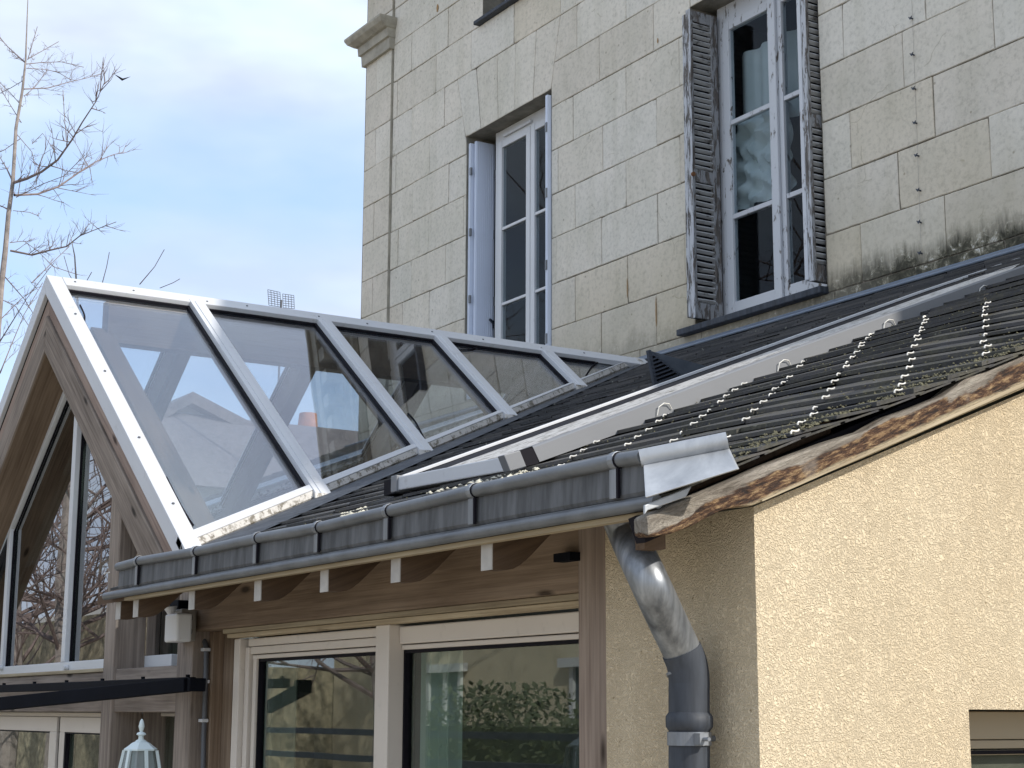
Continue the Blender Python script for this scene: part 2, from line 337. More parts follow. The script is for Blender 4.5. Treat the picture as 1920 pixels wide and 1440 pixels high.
MAT['room'] = plain('interior_plaster', (.18,.17,.14), .95)
MAT['room_floor'] = plain('interior_floor', (.20,.17,.13), .6)
MAT['steel'] = plain('galvanised_steel', (.80,.77,.70), .45, .3)
MAT['rust_stain'] = plain('rust_streak', (.33,.20,.09), .95)
MAT['rust'] = plain('rusty_iron', (.17,.075,.03), .9)
MAT['lamp_white'] = m_white('pale_green_white_lamp', (.60,.68,.68), .05, .4)
MAT['grey_plastic'] = plain('grey_plastic', (.30,.28,.25), .5)
MAT['conduit'] = plain('grey_conduit', (.10,.105,.115), .45)
MAT['terracotta'] = plain('terracotta', (.50,.20,.11), .85, 0, .25, 8)
MAT['tile'] = plain('old_roof_tiles', (.16,.13,.12), .9, 0, .3, 12)
MAT['cream_wall'] = plain('cream_render', (.62,.55,.40), .9, 0, .12, 3)
MAT['grey_wall'] = plain('grey_render', (.40,.38,.34), .9, 0, .15, 3)
MAT['ivory_wall'] = plain('old_rubble_wall', (.34,.30,.21), .95, 0, .5, 9, .8)
MAT['leaf'] = plain('hedge_leaf', (.065,.082,.035), .6, 0, .5, 3)
MAT['leaf2'] = plain('hedge_leaf_light', (.10,.115,.055), .6, 0, .4, 3)
MAT['bark'] = plain('pale_bark', (.27,.235,.215), .9, 0, .35, 12)
MAT['twig'] = plain('brown_twig', (.20,.155,.145), .85, 0, .3, 12)
MAT['grass'] = plain('pale_gravel_terrace', (.42,.37,.29), .95, 0, .25, 1.5)
MAT['moss'] = plain('moss_clump', (.12,.11,.065), .95, 0, .5, 40, .8)
MAT['lichen'] = plain('pale_lichen', (.55,.52,.42), .95, 0, .3, 50, .8)
MAT['fabric_dark'] = plain('dark_fabric', (.05,.05,.06), .9)
def m_glass(name, tint, ior=1.7, rough=0.0, film=0.0, filmc=(.5,.55,.6), pw=4.6):
    m = bpy.data.materials.new(name); m.use_nodes = True; nt = m.node_tree; nt.nodes.clear()
    o = nt.nodes.new('ShaderNodeOutputMaterial'); t = nt.nodes.new('ShaderNodeBsdfTransparent'); t.inputs[0].default_value = (*tint, 1)
    g = nt.nodes.new('ShaderNodeBsdfGlossy'); g.inputs['Roughness'].default_value = rough; g.inputs[0].default_value = (.97,.98,1,1)
    ge = nt.nodes.new('ShaderNodeNewGeometry'); vm = nt.nodes.new('ShaderNodeVectorMath'); vm.operation = 'DOT_PRODUCT'
    nt.links.new(ge.outputs['Normal'], vm.inputs[0]); nt.links.new(ge.outputs['Incoming'], vm.inputs[1])
    c_ = math_(nt, 'SUBTRACT', 1.0, math_(nt, 'ABSOLUTE', vm.outputs['Value'])); p5 = math_(nt, 'POWER', c_, pw)
    fac_ = math_(nt, 'ADD', ior, math_(nt, 'MULTIPLY', p5, 1-ior))
    v = coord(nt); bn = nt.nodes.new('ShaderNodeBump'); bn.inputs['Strength'].default_value = .06; bn.inputs['Distance'].default_value = .01
    nt.links.new(noise(nt, v, 1.6, 1), bn.inputs['Height']); nt.links.new(bn.outputs[0], g.inputs['Normal'])
    mx = nt.nodes.new('ShaderNodeMixShader'); nt.links.new(fac_, mx.inputs[0]); nt.links.new(t.outputs[0], mx.inputs[1]); nt.links.new(g.outputs[0], mx.inputs[2])
    last = mx
    if film:
        d = nt.nodes.new('ShaderNodeBsdfDiffuse'); d.inputs[0].default_value = (*filmc, 1)
        m2 = nt.nodes.new('ShaderNodeMixShader'); m2.inputs[0].default_value = film; nt.links.new(mx.outputs[0], m2.inputs[1]); nt.links.new(d.outputs[0], m2.inputs[2]); last = m2
    nt.links.new(last.outputs[0], o.inputs[0]); return m
MAT['glass'] = m_glass('window_glass', (.78,.85,.81), .09)
MAT['glass_gable'] = m_glass('gable_window_glass', (.24,.27,.25), .24)
MAT['glass_dark'] = m_glass('old_window_glass', (.80,.84,.86), .012, pw=6.2)
MAT['glass_roof'] = m_glass('skylight_glass', (.88,.92,.95), .12, 0, .010, (.45,.5,.6))
def m_curtain():
    m, nt, b = newmat('pale_curtain'); setc(nt, b, ramp(nt, noise(nt, coord(nt), 3, 3), [(.3, (.52,.56,.54)), (.7, (.75,.78,.76))]), .9); return m
MAT['curtain'] = m_curtain()
# ================================================================== GROUND
g = MB(); g.quad([(-400,-400,GROUND),(400,-400,GROUND),(400,400,GROUND),(-400,400,GROUND)])
o = g.build('ground', MAT['grass']); o['kind'] = 'structure'
# ================================================================== STONE HOUSE
house = root('stone_house', 'tall pale limestone block house with two shuttered windows behind the lean-to roof', 'house')
ZC = [2.638, 2.965, 3.303, 3.625, 3.953, 4.286, 4.618, 4.952, 5.283, 5.623]
CO = [2.638-.3325*k for k in range(14, 0, -1)] + ZC + [5.623+.3325*k for k in range(1, 3)]
XL, XR = x_at(687, YF, 4.8), .9
XP = x_at(735, YF, 4.6)                                   # pilaster edge
JO = {2.3055: [1127, 1230, 1614, 1772], 2.638: [770.6*0+1078, 1176, 1684, 1856], 2.965: [754, 804, 1128, 1232.5, 1594.6, 1750], 3.303: [770.6, 835, 1077.5, 1173.5, 1693, 1862],
      3.625: [746, 803, 1129.5, 1231, 1580.4, 1733], 3.953: [773.7, 841, 1074, 1173], 4.286: [742, 805, 1123.5, 1225], 4.618: [771.7, 833, 1081, 1173],
      4.952: [744.6, 817, 883, 963, 1050], 5.283: [771.7, 840, 963], 5.623: [805]}
def win_rect(l, r, zt, zb): return (l, r, zb, zt)
W1 = (x_at(874, YF, 4), x_at(1033.5, YF, 4.2), 2.32, atY(876, 256, YF).z)
W2 = (x_at(1345, YF+.14, 3.4)-.075, x_at(1539, YF, 3.4), 2.345, atY(1300, 10, YF).z+.0)
W3 = (x_at(905, YF, 5.4), x_at(905, YF, 5.4)+1.2, atY(903, 45, YF).z+.03, 6.12)
def clip(poly, px, pz, nx, nz):                            # keep (p-P).n <= 0
    o_ = []
    for i in range(len(poly)):
        a = poly[i]; b = poly[(i+1) % len(poly)]
        da = (a[0]-px)*nx+(a[1]-pz)*nz; db = (b[0]-px)*nx+(b[1]-pz)*nz
        if da <= 0: o_.append(a)
        if (da < 0 < db) or (db < 0 < da):
            t = da/(da-db); o_.append((a[0]+(b[0]-a[0])*t, a[1]+(b[1]-a[1])*t))
    return o_
def inset(poly, d):
    n = len(poly); cx = sum(p[0] for p in poly)/n; cz = sum(p[1] for p in poly)/n; q = poly
    for i in range(n):
        a = poly[i]; b = poly[(i+1) % n]; ex, ez = b[0]-a[0], b[1]-a[1]; l_ = math.hypot(ex, ez)
        if l_ < 1e-4: continue
        nx, nz = ez/l_, -ex/l_
        if (cx-a[0])*nx+(cz-a[1])*nz > 0: nx, nz = -nx, -nz
        q = clip(q, a[0]-nx*d, a[1]-nz*d, nx, nz)
    return q
wall = MB()
def block(poly, y0, tone):
    q = inset(poly, random.uniform(.0022, .0036)); 
    if len(q) < 3: return
    dy = random.uniform(-.003, .003); r_ = inset(q, .004)
    if len(r_) != len(q): r_ = q
    if max(p[0] for p in q) > -13 and min(p[0] for p in q) < -4.5 and max(p[1] for p in q) > 2:
        q2 = []; r2_ = []
        for i_ in range(len(q)):
            A, B = q[i_], q[(i_+1) % len(q)]; A2, B2 = r_[i_], r_[(i_+1) % len(q)]; ln_ = math.hypot(B[0]-A[0], B[1]-A[1]); m_ = max(1, int(ln_/.055))
            for k_ in range(m_):
                t_ = k_/m_; j_ = (random.gauss(0, .0007), random.gauss(0, .0007))
                if k_ == 0 and random.random() < .12: j_ = ((B2[0]-A[0])*.0+(sum(p[0] for p in q)/len(q)-A[0])*.02, (sum(p[1] for p in q)/len(q)-A[1])*.03)
                elif random.random() < .03: c__ = .01; j_ = ((sum(p[0] for p in q)/len(q)-A[0])*c__, (sum(p[1] for p in q)/len(q)-A[1])*c__*1.5)
                q2.append((A[0]+(B[0]-A[0])*t_+j_[0], A[1]+(B[1]-A[1])*t_+j_[1])); r2_.append((A2[0]+(B2[0]-A2[0])*t_+j_[0], A2[1]+(B2[1]-A2[1])*t_+j_[1]))
        q, r_ = q2, r2_
    n = len(q)
    a = [(p[0], y0+.012, p[1]) for p in q]; b = [(p[0], y0+.003+dy, p[1]) for p in q]; c = [(p[0], y0+dy, p[1]) for p in r_]
    fs = [tuple(range(2*n, 3*n))]+[(i, (i+1) % n, n+(i+1) % n, n+i) for i in range(n)]+[(n+i, n+(i+1) % n, 2*n+(i+1) % n, 2*n+i) for i in range(n)]
    wall.add(a+b+c, fs, None, tone, 0)
    wall.quad([(p[0], y0+.0085, p[1]) for p in poly], .5, 1)
# fan of voussoirs over window one
vt = [(850,730),(1020,612),(1205,505),(1375,392),(1560,285),(1775,140)]; vb = [(925,1222),(1062,1148),(1215,1060),(1365,968),(1530,872),(1692,785)]
VT = [atY(680+a/4.8, b/4.8, YF) for a, b in vt]; VB = [atY(680+a/4.8, b/4.8, YF) for a, b in vb]
for i in range(6): VT[i].z = 4.952; VB[i].z = W1[3]
arch = [(VT[i].x, VB[i].x) for i in range(6)]
for i in range(5):
    block([(arch[i][1], W1[3]), (arch[i+1][1], W1[3]), (arch[i+1][0], 4.952), (arch[i][0], 4.952)], YF, random.choice([.25, .5, .75, .4]))
def subtract(poly, rect):
    l, r, zb, zt = rect; res = []
    left = clip(poly, l, 0, 1, 0); right = clip(poly, r, 0, -1, 0); midp = clip(clip(poly, l, 0, -1, 0), r, 0, 1, 0)
    lo_ = clip(midp, 0, zb, 0, 1) if len(midp) > 2 else []; hi_ = clip(midp, 0, zt, 0, -1) if len(midp) > 2 else []
    for q in (left, right, lo_, hi_):
        if len(q) > 2:
            ar = abs(sum(q[i][0]*q[(i+1) % len(q)][1]-q[(i+1) % len(q)][0]*q[i][1] for i in range(len(q))))/2
            if ar > .0015: res.append(q)
    return res
def overl(poly, rect):
    xs = [p[0] for p in poly]; zs = [p[1] for p in poly]
    return max(xs) > rect[0]+.001 and min(xs) < rect[1]-.001 and max(zs) > rect[2]+.001 and min(zs) < rect[3]-.001
for k in range(len(CO)-1):
    z0, z1 = CO[k], CO[k+1]; key = min(JO, key=lambda q: abs(q-z0)); js = []
    if abs(key-z0) < .02: js = [x_at(p, YF, (z0+z1)/2) for p in JO[key]]
    js = sorted(js)
    xs = [XP]; x = XP
    while True:
        nxt = [j for j in js if j > x+.02]
        step = random.uniform(.52, .7)
        if nxt and nxt[0]-x < 1.15: x = nxt[0] if nxt[0]-x > .08 else nxt[0]
        else: x = x+step
        if x > XR-.15: break
        xs.append(x)
    xs.append(XR)
    # pilaster strip
    pj = XL+(XP-XL)*.42 if k % 2 == 0 else None
    ps = [XL, pj, XP] if pj else [XL, XP]
    for a, b in zip(ps, ps[1:]): block([(a, z0), (b-.004 if b == XP else b, z0), (b-.004 if b == XP else b, z1), (a, z1)], YF-.02, random.choice([.1, .3, .45, .6]))
    for a, b in zip(xs, xs[1:]):
        polys = [[(a, z0), (b, z0), (b, z1), (a, z1)]]
        for rc in (W1, W2, W3):
            polys = [q for p in polys for q in (subtract(p, rc) if overl(p, rc) else [p])]
        res = []
        for p in polys:
            if min(q[1] for q in p) >= W1[3]-.35 and max(q[1] for q in p) <= 4.96 and overl(p, (arch[0][0], arch[5][0], W1[3], 4.95)):
                (xt, xb) = arch[0]; dx, dz = xt-xb, 4.952-W1[3]
                ql = clip(p, xb, W1[3], dz, -dx)             # left of the fan's left line
                (xt, xb) = arch[5]; dx, dz = xt-xb, 4.952-W1[3]
                qr = clip(p, xb, W1[3], -dz, dx)
                lowp = clip(p, 0, W1[3], 0, 1)
                got = [q for q in (ql, qr) if len(q) > 2]
                res += got
            else: res.append(p)
        tone = random.choice([.1, .3, .45, .5, .55, .6, .7, .78]) + random.uniform(-.05, .05)
        if z0 < 2.7 and random.random() < .5: tone = random.choice([.95, .2])
        if random.random() < .08: tone = .95
        for p in res: block(p, YF, tone)
# vertical side of the pilaster, reveals, back of house
wall.quad([(XP-.004, YF-.02, GROUND), (XP-.004, YF+.012, GROUND), (XP-.004, YF+.012, 6.288), (XP-.004, YF-.02, 6.288)], .2, 2)
ZT = CO[-1]
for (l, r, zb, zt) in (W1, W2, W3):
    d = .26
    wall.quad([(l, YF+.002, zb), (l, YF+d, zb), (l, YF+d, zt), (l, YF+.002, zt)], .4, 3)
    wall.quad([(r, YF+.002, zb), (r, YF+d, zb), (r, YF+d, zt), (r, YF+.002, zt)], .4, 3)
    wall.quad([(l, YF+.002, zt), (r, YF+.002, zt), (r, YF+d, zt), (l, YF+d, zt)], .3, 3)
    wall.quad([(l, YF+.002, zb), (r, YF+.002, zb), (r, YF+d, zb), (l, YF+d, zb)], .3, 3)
wall.quad([(XL, YF-.02, GROUND), (XL, 15, GROUND), (XL, 15, ZT), (XL, YF-.02, ZT)], .5, 2)
wall.quad([(XR, YF, GROUND), (XR, 15, GROUND), (XR, 15, ZT), (XR, YF, ZT)], .5, 2)
wall.quad([(XL, 15, GROUND), (XR, 15, GROUND), (XR, 15, ZT), (XL, 15, ZT)], .5, 2)
wall.build('wall', [MAT['stone'], MAT['mortar'], MAT['stone_plain'], MAT['stone_dark']], house)
rf = MB(); rf.add([(XL-.3, YF-.31, ZT+.325), (XR+.2, YF-.31, ZT+.325), (XR+.2, 15.3, ZT+.325), (XL-.3, 15.3, ZT+.325), (XL+3.5, 10.5, ZT+2.6), (XR-3.5, 10.5, ZT+2.6)],
    [(0,1,2,3), (0,1,5,4), (1,2,5), (2,3,4,5), (3,0,4)]); rf.build('roof', MAT['slate'], house)
cn = MB()
for a, b, c_ in ((.0, .05, .05), (.05, .10, .09), (.10, .18, .14), (.18, .20, .17), (.20, .29, .30), (.29, .32, .33)):
    cn.box((XL-c_+.02, YF-c_, ZT+a), (XR+.1, YF-.001, ZT+b-.003))
for i in range(60):
    x = XL+.1+i*.22
    if x < XR: cn.box((x, YF-.29, ZT+.10), (x+.11, YF-.14, ZT+.197))
cn.build('cornice', MAT['stone_plain'], house)
# pilaster capital
cp = MB(); zc0 = atY(690, 118, YF-.05).z; zc1 = atY(735, 22, YF-.05).z
prof = [(.0, .03), (.36, .035), (.38, .055), (.66, .06), (.68, .085), (.80, .13), (.93, .15), (1.0, .15)]
xr = XP+.03
for (a, d0), (b, d1) in zip(prof, prof[1:]):
    za, zb_ = zc0+(zc1-zc0)*a*.86, zc0+(zc1-zc0)*b*.86
    p = [(XL-d0, YF-.02-d0), (XP+d0*.35, YF-.02-d0), (XP+d0*.35, YF+.005), (XL-d0, YF+.005)]
    q = [(XL-d1, YF-.02-d1), (XP+d1*.35, YF-.02-d1), (XP+d1*.35, YF+.005), (XL-d1, YF+.005)]
    cp.add([(x, y, za) for x, y in p]+[(x, y, zb_) for x, y in q], [(0,1,2,3), (7,6,5,4), (0,4,5,1), (1,5,6,2), (2,6,7,3), (3,7,4,0)])
cp.build('capital', MAT['stone_plain'], house)
# dark rooms behind the windows
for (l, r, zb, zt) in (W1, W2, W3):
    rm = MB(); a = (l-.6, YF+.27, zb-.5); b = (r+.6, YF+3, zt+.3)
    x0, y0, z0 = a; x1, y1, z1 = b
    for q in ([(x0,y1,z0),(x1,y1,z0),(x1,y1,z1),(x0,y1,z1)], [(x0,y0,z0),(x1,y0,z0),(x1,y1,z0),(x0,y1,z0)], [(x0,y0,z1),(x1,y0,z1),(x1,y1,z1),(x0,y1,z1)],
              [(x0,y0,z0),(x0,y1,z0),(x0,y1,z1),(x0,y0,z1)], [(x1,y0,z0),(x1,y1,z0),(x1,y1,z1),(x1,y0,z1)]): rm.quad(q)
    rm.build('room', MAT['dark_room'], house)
def casement(name, l, r, zb, zt, y, mats, zbars, fw=.05, sash=.055, glassm='glass_dark', bar=.022, transom=.09):
    f = MB(); m = 0; cx = (l+r)/2
    f.box((l, y, zb), (l+fw, y+.06, zt)); f.box((r-fw, y, zb), (r, y+.06, zt))
    f.box((l+fw+.001, y+.002, zt-transom), (r-fw-.001, y+.058, zt)); f.box((l+fw+.001, y+.002, zb), (r-fw-.001, y+.058, zb+.06))
    wn = f.build(name, mats, house, .004)
    for a, b in ((l+fw+.003, cx-.004), (cx+.004, r-fw-.003)):
        s_ = MB(); y0 = y-.012
        z0, z1 = zb+.062, zt-transom-.003
        s_.box((a, y0, z0), (a+sash, y0+.045, z1)); s_.box((b-sash, y0, z0), (b, y0+.045, z1))
        s_.box((a+sash+.001, y0+.003, z0), (b-sash-.001, y0+.043, z0+sash*1.3)); s_.box((a+sash+.001, y0+.003, z1-sash), (b-sash-.001, y0+.043, z1))
        for zz in zbars: s_.box((a+sash+.001, y0+.005, zz-bar/2), (b-sash-.001, y0+.04, zz+bar/2))
        s_.build('sash', mats, wn, .003)
        gl = MB(); gl.box((a+sash*.8, y0+.018, z0+.02), (b-sash*.8, y0+.022, z1-.02)); gl.build('pane', MAT[glassm], wn)
    return wn
def ZY(px, py, y): return atY(px, py, y).z
# window one
yw1 = YF+.15
wn1 = casement('window', x_at(929, yw1, 4)-.0, x_at(1033, yw1, 4)+.25, W1[2], W1[3]-.002, yw1, MAT['upvc'], [ZY(970, 417, yw1), ZY(970, 560, yw1)])
vn = MB(); vn.box((W1[0]+.33, yw1-.02, W1[3]-.075), (W1[0]+.72, yw1-.001, W1[3]-.05)); vn.build('vent', MAT['upvc'], wn1, .004)
def blue_shutter(xp, sgn, y0, y1, z0, z1):
    s_ = MB(); 
    s_.box((xp, y0, z0), (xp+.028*sgn, y1, z1))
    n = 9
    for i in range(n):
        a = y0+.008+(y1-y0-.016)*i/n; b = a+(y1-y0-.016)/n-.005
        s_.box((xp+.028*sgn, a, z0+.005), (xp+.032*sgn, b, z1-.005))
    return s_
zs0, zs1 = W1[2]+.01, W1[3]-.045
ysa = y_at(893, W1[0]+.077, 4); ysb = y_at(928, W1[0]+.077, 4)
sh = blue_shutter(W1[0]+.045, 1, ysa, ysb, zs0, zs1).build('shutter', MAT['shutter_blue'], house, .002)
sh2 = MB(); sh2.box((W1[0]+.006, ysa-.03, zs0), (W1[0]+.034, ysb-.06, zs1-.012)); sh2.build('shutter_leaf', MAT['shutter_blue'], sh, .002)
for zz in (.12, .38, .64, .88):
    z_ = zs0+(zs1-zs0)*zz; hg = MB(); hg.box((W1[0]+.03, ysa-.036, z_-.03), (W1[0]+.05, ysa-.02, z_+.03)); hg.build('hinge', MAT['zinc'], sh)
    hg = MB(); hg.box((W1[0]+.079, ysb-.012, z_-.035), (W1[0]+.088, ysb+.02, z_+.035)); hg.build('hinge', MAT['zinc'], sh)
lt = MB(); zl = ZY(925, 597, YF+.1); lt.beam((W1[0]+.09, ysb-.005, zl), (W1[0]+.11, ysb-.06, zl+.03), .014, .016); lt.box((W1[0]+.08, ysb-.02, zl-.03), (W1[0]+.09, ysb, zl+.03)); lt.build('latch', MAT['anthra'], sh)
sr = blue_shutter(W1[1]-.004, -1, YF-.03, yw1-.03, zs0, zs1-.0).build('shutter', MAT['shutter_blue'], house, .002)
sr2 = MB(); sr2.box((W1[1]-.026, YF-.031, zs0+.01), (W1[1]-.012, YF-.0305, zs1-.012)); sr2.build('shutter_leaf', MAT['shutter_blue'], sr, .002)
for zz in (.12, .38, .64, .88):
    z_ = zs0+(zs1-zs0)*zz; hg = MB(); hg.box((W1[1]-.026, YF-.038, z_-.035), (W1[1]-.004, YF-.0315, z_+.035)); hg.build('hinge', MAT['zinc'], sr)
# window two: peeling frame, louvred shutters
yw2 = YF+.17
z235, z410 = ZY(1410, 213, yw2), ZY(1412, 393, yw2)
l2, r2 = x_at(1350, yw2, 3.4), W2[1]-.0
wn2 = casement('window', l2, r2, W2[2], W2[3], yw2, MAT['peel_white'], [z235, z410], .06, .06, 'glass_dark', .03, .12)
mr = MB(); cx = (l2+r2)/2; mr.box((cx-.035, yw2-.035, W2[2]+.03), (cx+.03, yw2-.0125, W2[3]-.13)); mr.build('meeting_rail', MAT['peel_white'], wn2, .006)
cu = MB()                                                 # crumpled sheet and net curtain behind the glass
def cloth(mb, x0, x1, z0, z1, y, amp, nx=26, nz=22, crumple=0):
    vs = []; rnd = [random.uniform(0, 6) for _ in range(6)]
    for j in range(nz+1):
        for i in range(nx+1):
            u, v_ = i/nx, j/nz
            dy = amp*math.sin(u*22+rnd[0]+crumple*3*math.sin(v_*9+u*5))+crumple*amp*(math.sin(v_*23+u*13+rnd[1])+math.sin(u*31-v_*17+rnd[2])*.7)
            vs.append((x0+(x1-x0)*u, y+dy, z0+(z1-z0)*v_))
    mb.add(vs, [(j*(nx+1)+i, j*(nx+1)+i+1, (j+1)*(nx+1)+i+1, (j+1)*(nx+1)+i) for j in range(nz) for i in range(nx)])
cloth(cu, l2+.02, cx-.0, ZY(1410, 372, yw2), z235+.02, yw2+.10, .02, 30, 30, 1)
cloth(cu, l2+.03, cx+.1, z235-.05, ZY(1400, 70, yw2), yw2+.16, .02)
cu.build('curtain', MAT['curtain'], wn2, 0, True)
def louvre(x, sgn, y0, y1, z0, z1, zmid):
    """leaf standing square to the facade; slats seen from +x"""
    f = MB(); t = .036; x0, x1 = (x, x+t)
    st = .055
    sf_ = .020; f.box((x0, y0, z0), (x1, y0+sf_, z1)); f.box((x0, y1-st, z0), (x1, y1, z1))
    for za, zb_ in ((z0, z0+.10), (z1-.075, z1), (zmid-.04, zmid+.04)): f.box((x0+.002, y0+sf_, za), (x1-.002, y1-st, zb_))
    sls = []
    for za, zb_ in ((z0+.10, zmid-.04), (zmid+.04, z1-.075)):
        sl = MB(); sls.append(sl)
        n = int((zb_-za)/.037); stp = (zb_-za)/n
        for i in range(n):
            zc = za+(i+.5)*stp+random.uniform(-.002, .002); j = random.uniform(-.002, .002)
            sl.beam((x0+t/2+.004, y0+sf_-.003, zc+j), (x0+t/2+.004, y1-st+.003, zc-j), .0235, .010, (-.8, 0, 1), .5)
    bk = MB(); bk.box((x0+.002, y0+sf_*.6, z0+.05), (x0+.006, y1-st*.6, z1-.05)); f.back = bk
    return f, sls
zl0, zl1 = ZY(1287, 598, YF-.1), ZY(1277, 22, YF-.1)
lx = x_at(1350, yw2-.03, 3.4)-.036
yo = y_at(1299, lx+.036, 3.4)
f, sl = louvre(lx, 1, yo, yw2-.03, zl0, zl1+.0, ZY(1330, 318, YF-.05))
fo = f.build('louvred_shutter', MAT['peel_grey'], house, .004); fo['label'] = 'left shutter with flaking grey paint and black gaps'
[q_.build('slats', MAT['slat'], fo) for q_ in sl]; f.back.build('backing', MAT['black'], fo)
f2 = MB(); f2.box((lx-.036, yo-.012, zl0+.01), (lx-.004, yo+.12, zl1-.02)); f2.box((lx-.054, yo+.01, zl0+.03), (lx-.040, yo+.1, zl1-.04)); f2.build('shutter_leaf', MAT['peel_edge'], fo, .006)
ed = MB(); ed.box((lx-.002, yo-.008, zl0-.002), (lx+.038, yo-.0005, zl1+.002)); ed.build('edge_strip', MAT['peel_edge'], fo, .002)
kn = MB(); kn.tube([(lx+.036, YF-.08, ZY(1330, 318, YF-.05)), (lx+.05, YF-.08, ZY(1330, 318, YF-.05))], .014, 10); kn.build('bolt', MAT['rust'], fo)
rx = x_at(1521, yo, 3.0)-.036
zr0, zr1 = ZY(1520, 528, yo), ZY(1520, 528, yo)+(zl1-zl0)
f, sl = louvre(rx, 1, yo+.0, yo+.26, zr0, zr1, ZY(1530, 205, YF-.15))
fo = f.build('louvred_shutter', MAT['peel_grey'], house, .004); [q_.build('slats', MAT['slat'], fo) for q_ in sl]; f.back.build('backing', MAT['black'], fo)
f2 = MB(); f2.box((rx-.034, yo-.012, zr0+.01), (rx-.004, yo+.1, zr1-.02)); f2.box((rx-.052, yo+.012, zr0+.05), (rx-.038, yo+.09, zr1-.04)); f2.build('shutter_leaf', MAT['peel_white'], fo, .006)
ed = MB(); ed.box((rx-.002, yo-.008, zr0-.002), (rx+.034, yo-.0005, zr1)); ed.build('edge_strip', MAT['peel_edge'], fo, .002)
# sills
s_ = MB(); za = ZY(1270, 655, YF-.06); s_.box((x_at(1268, YF-.06, za), YF-.06, W2[2]-.045), (W2[1]+.01, YF+.2, W2[2]-.004)); so2 = s_.build('sill', MAT['zinc_dark'], house, .006)
s_ = MB(); s_.box((W3[0]-.06, YF-.05, W3[2]-.035), (W3[1]+.06, YF+.2, W3[2]-.003)); s_.build('sill', MAT['zinc_dark'], house, .006)
casement('window', W3[0]+.02, W3[1]-.02, W3[2], W3[3], YF+.19, MAT['upvc'], [W3[2]+.8])
# wire anchors in a vertical line
for px, py in ((1712,36),(1714.5,104),(1717.5,168),(1719.5,232),(1722.5,293),(1726,358),(1727.5,418),(1729,476)):
    an = MB(); p = atY(px, py, YF); an.tube([p+V((0,.01,0)), p+V((0,-.022,.004))], .0045, 6); an.beam(p+V((-.011,-.021,.011)), p+V((.0,-.022,-.006)), .004, .004); an.beam(p+V((.011,-.021,.011)), p+V((.0,-.022,-.006)), .004, .004); an.build('wire_anchor', MAT['anthra'], house)
wr = MB(); wr.tube([atY(1711, 0, YF)+V((0,-.006,0)), atY(1720, 232, YF)+V((0,-.006,0)), atY(1729, 476, YF)+V((0,-.006,0))], .0008, 5); wr.build('wire', MAT['grey_plastic'], house)
def smear(px, py, w_, h_):
    rs = MB(); p = atY(px, py, YF-.005); n = 10
    rs.quad([V((p.x+math.cos(i/n*6.283)*w_*random.uniform(.7,1.1), p.y, p.z+math.sin(i/n*6.283)*h_)) for i in range(n)]); rs.build('rust_stain', MAT['rust_stain'], house)
for a in ((1176, 540, .006, .07), (1230, 585, .007, .1), (1233, 76, .008, .02), (820, 15, .02, .035)): smear(*a)
# ================================================================== EXTENSION
ext = root('timber_extension', 'low timber and roughcast extension with mossy slate lean-to roof and glazed gable', 'building')
XVG = -2.452                                               # verge
YBASE = (atR(232, 1105).y+atR(1200, 936).y)/2              # foot of the gutter upstand
YE = (atR(215, 1118, -.02).y+atR(1205, 957, -.02).y)/2      # eave edge
XE0 = x_at(199, YE, zr(YE))                                # left end of the eave
# slate courses
VL = [atX(a, b, XVG) for a, b in ((1400,857),(1442,838),(1560,794),(1640,767),(1699,745),(1864,680),(1920,657))]
VL = [(p.y, p.z-zr(p.y)) for p in VL]
def sag(x, y):                                             # the old verge has sunk a little
    k = min(1, max(0, (x-(XVG-.75))/.75)); k = k*k*(3-2*k)
    if y <= VL[0][0]: d = VL[0][1]
    elif y >= VL[-1][0]: d = VL[-1][1]+(y-VL[-1][0])*-.02
    else:
        for (a, da), (b, db_) in zip(VL, VL[1:]):
            if a <= y <= b: d = da+(db_-da)*(y-a)/(b-a); break
    return k*min(0, d)
RS = .107; sl = MB(); HK = []; xmin = -12.3
nrow = int((YF-YBASE)/RS)+1
th = .0085
def ridge_x(y):                                            # valley x of the skylight at depth y
    return None
AX, AZ = -7.7495, 2.053; TS = .7437
def valley_x(y): return AX+(AZ-.05-zr(y))/TS
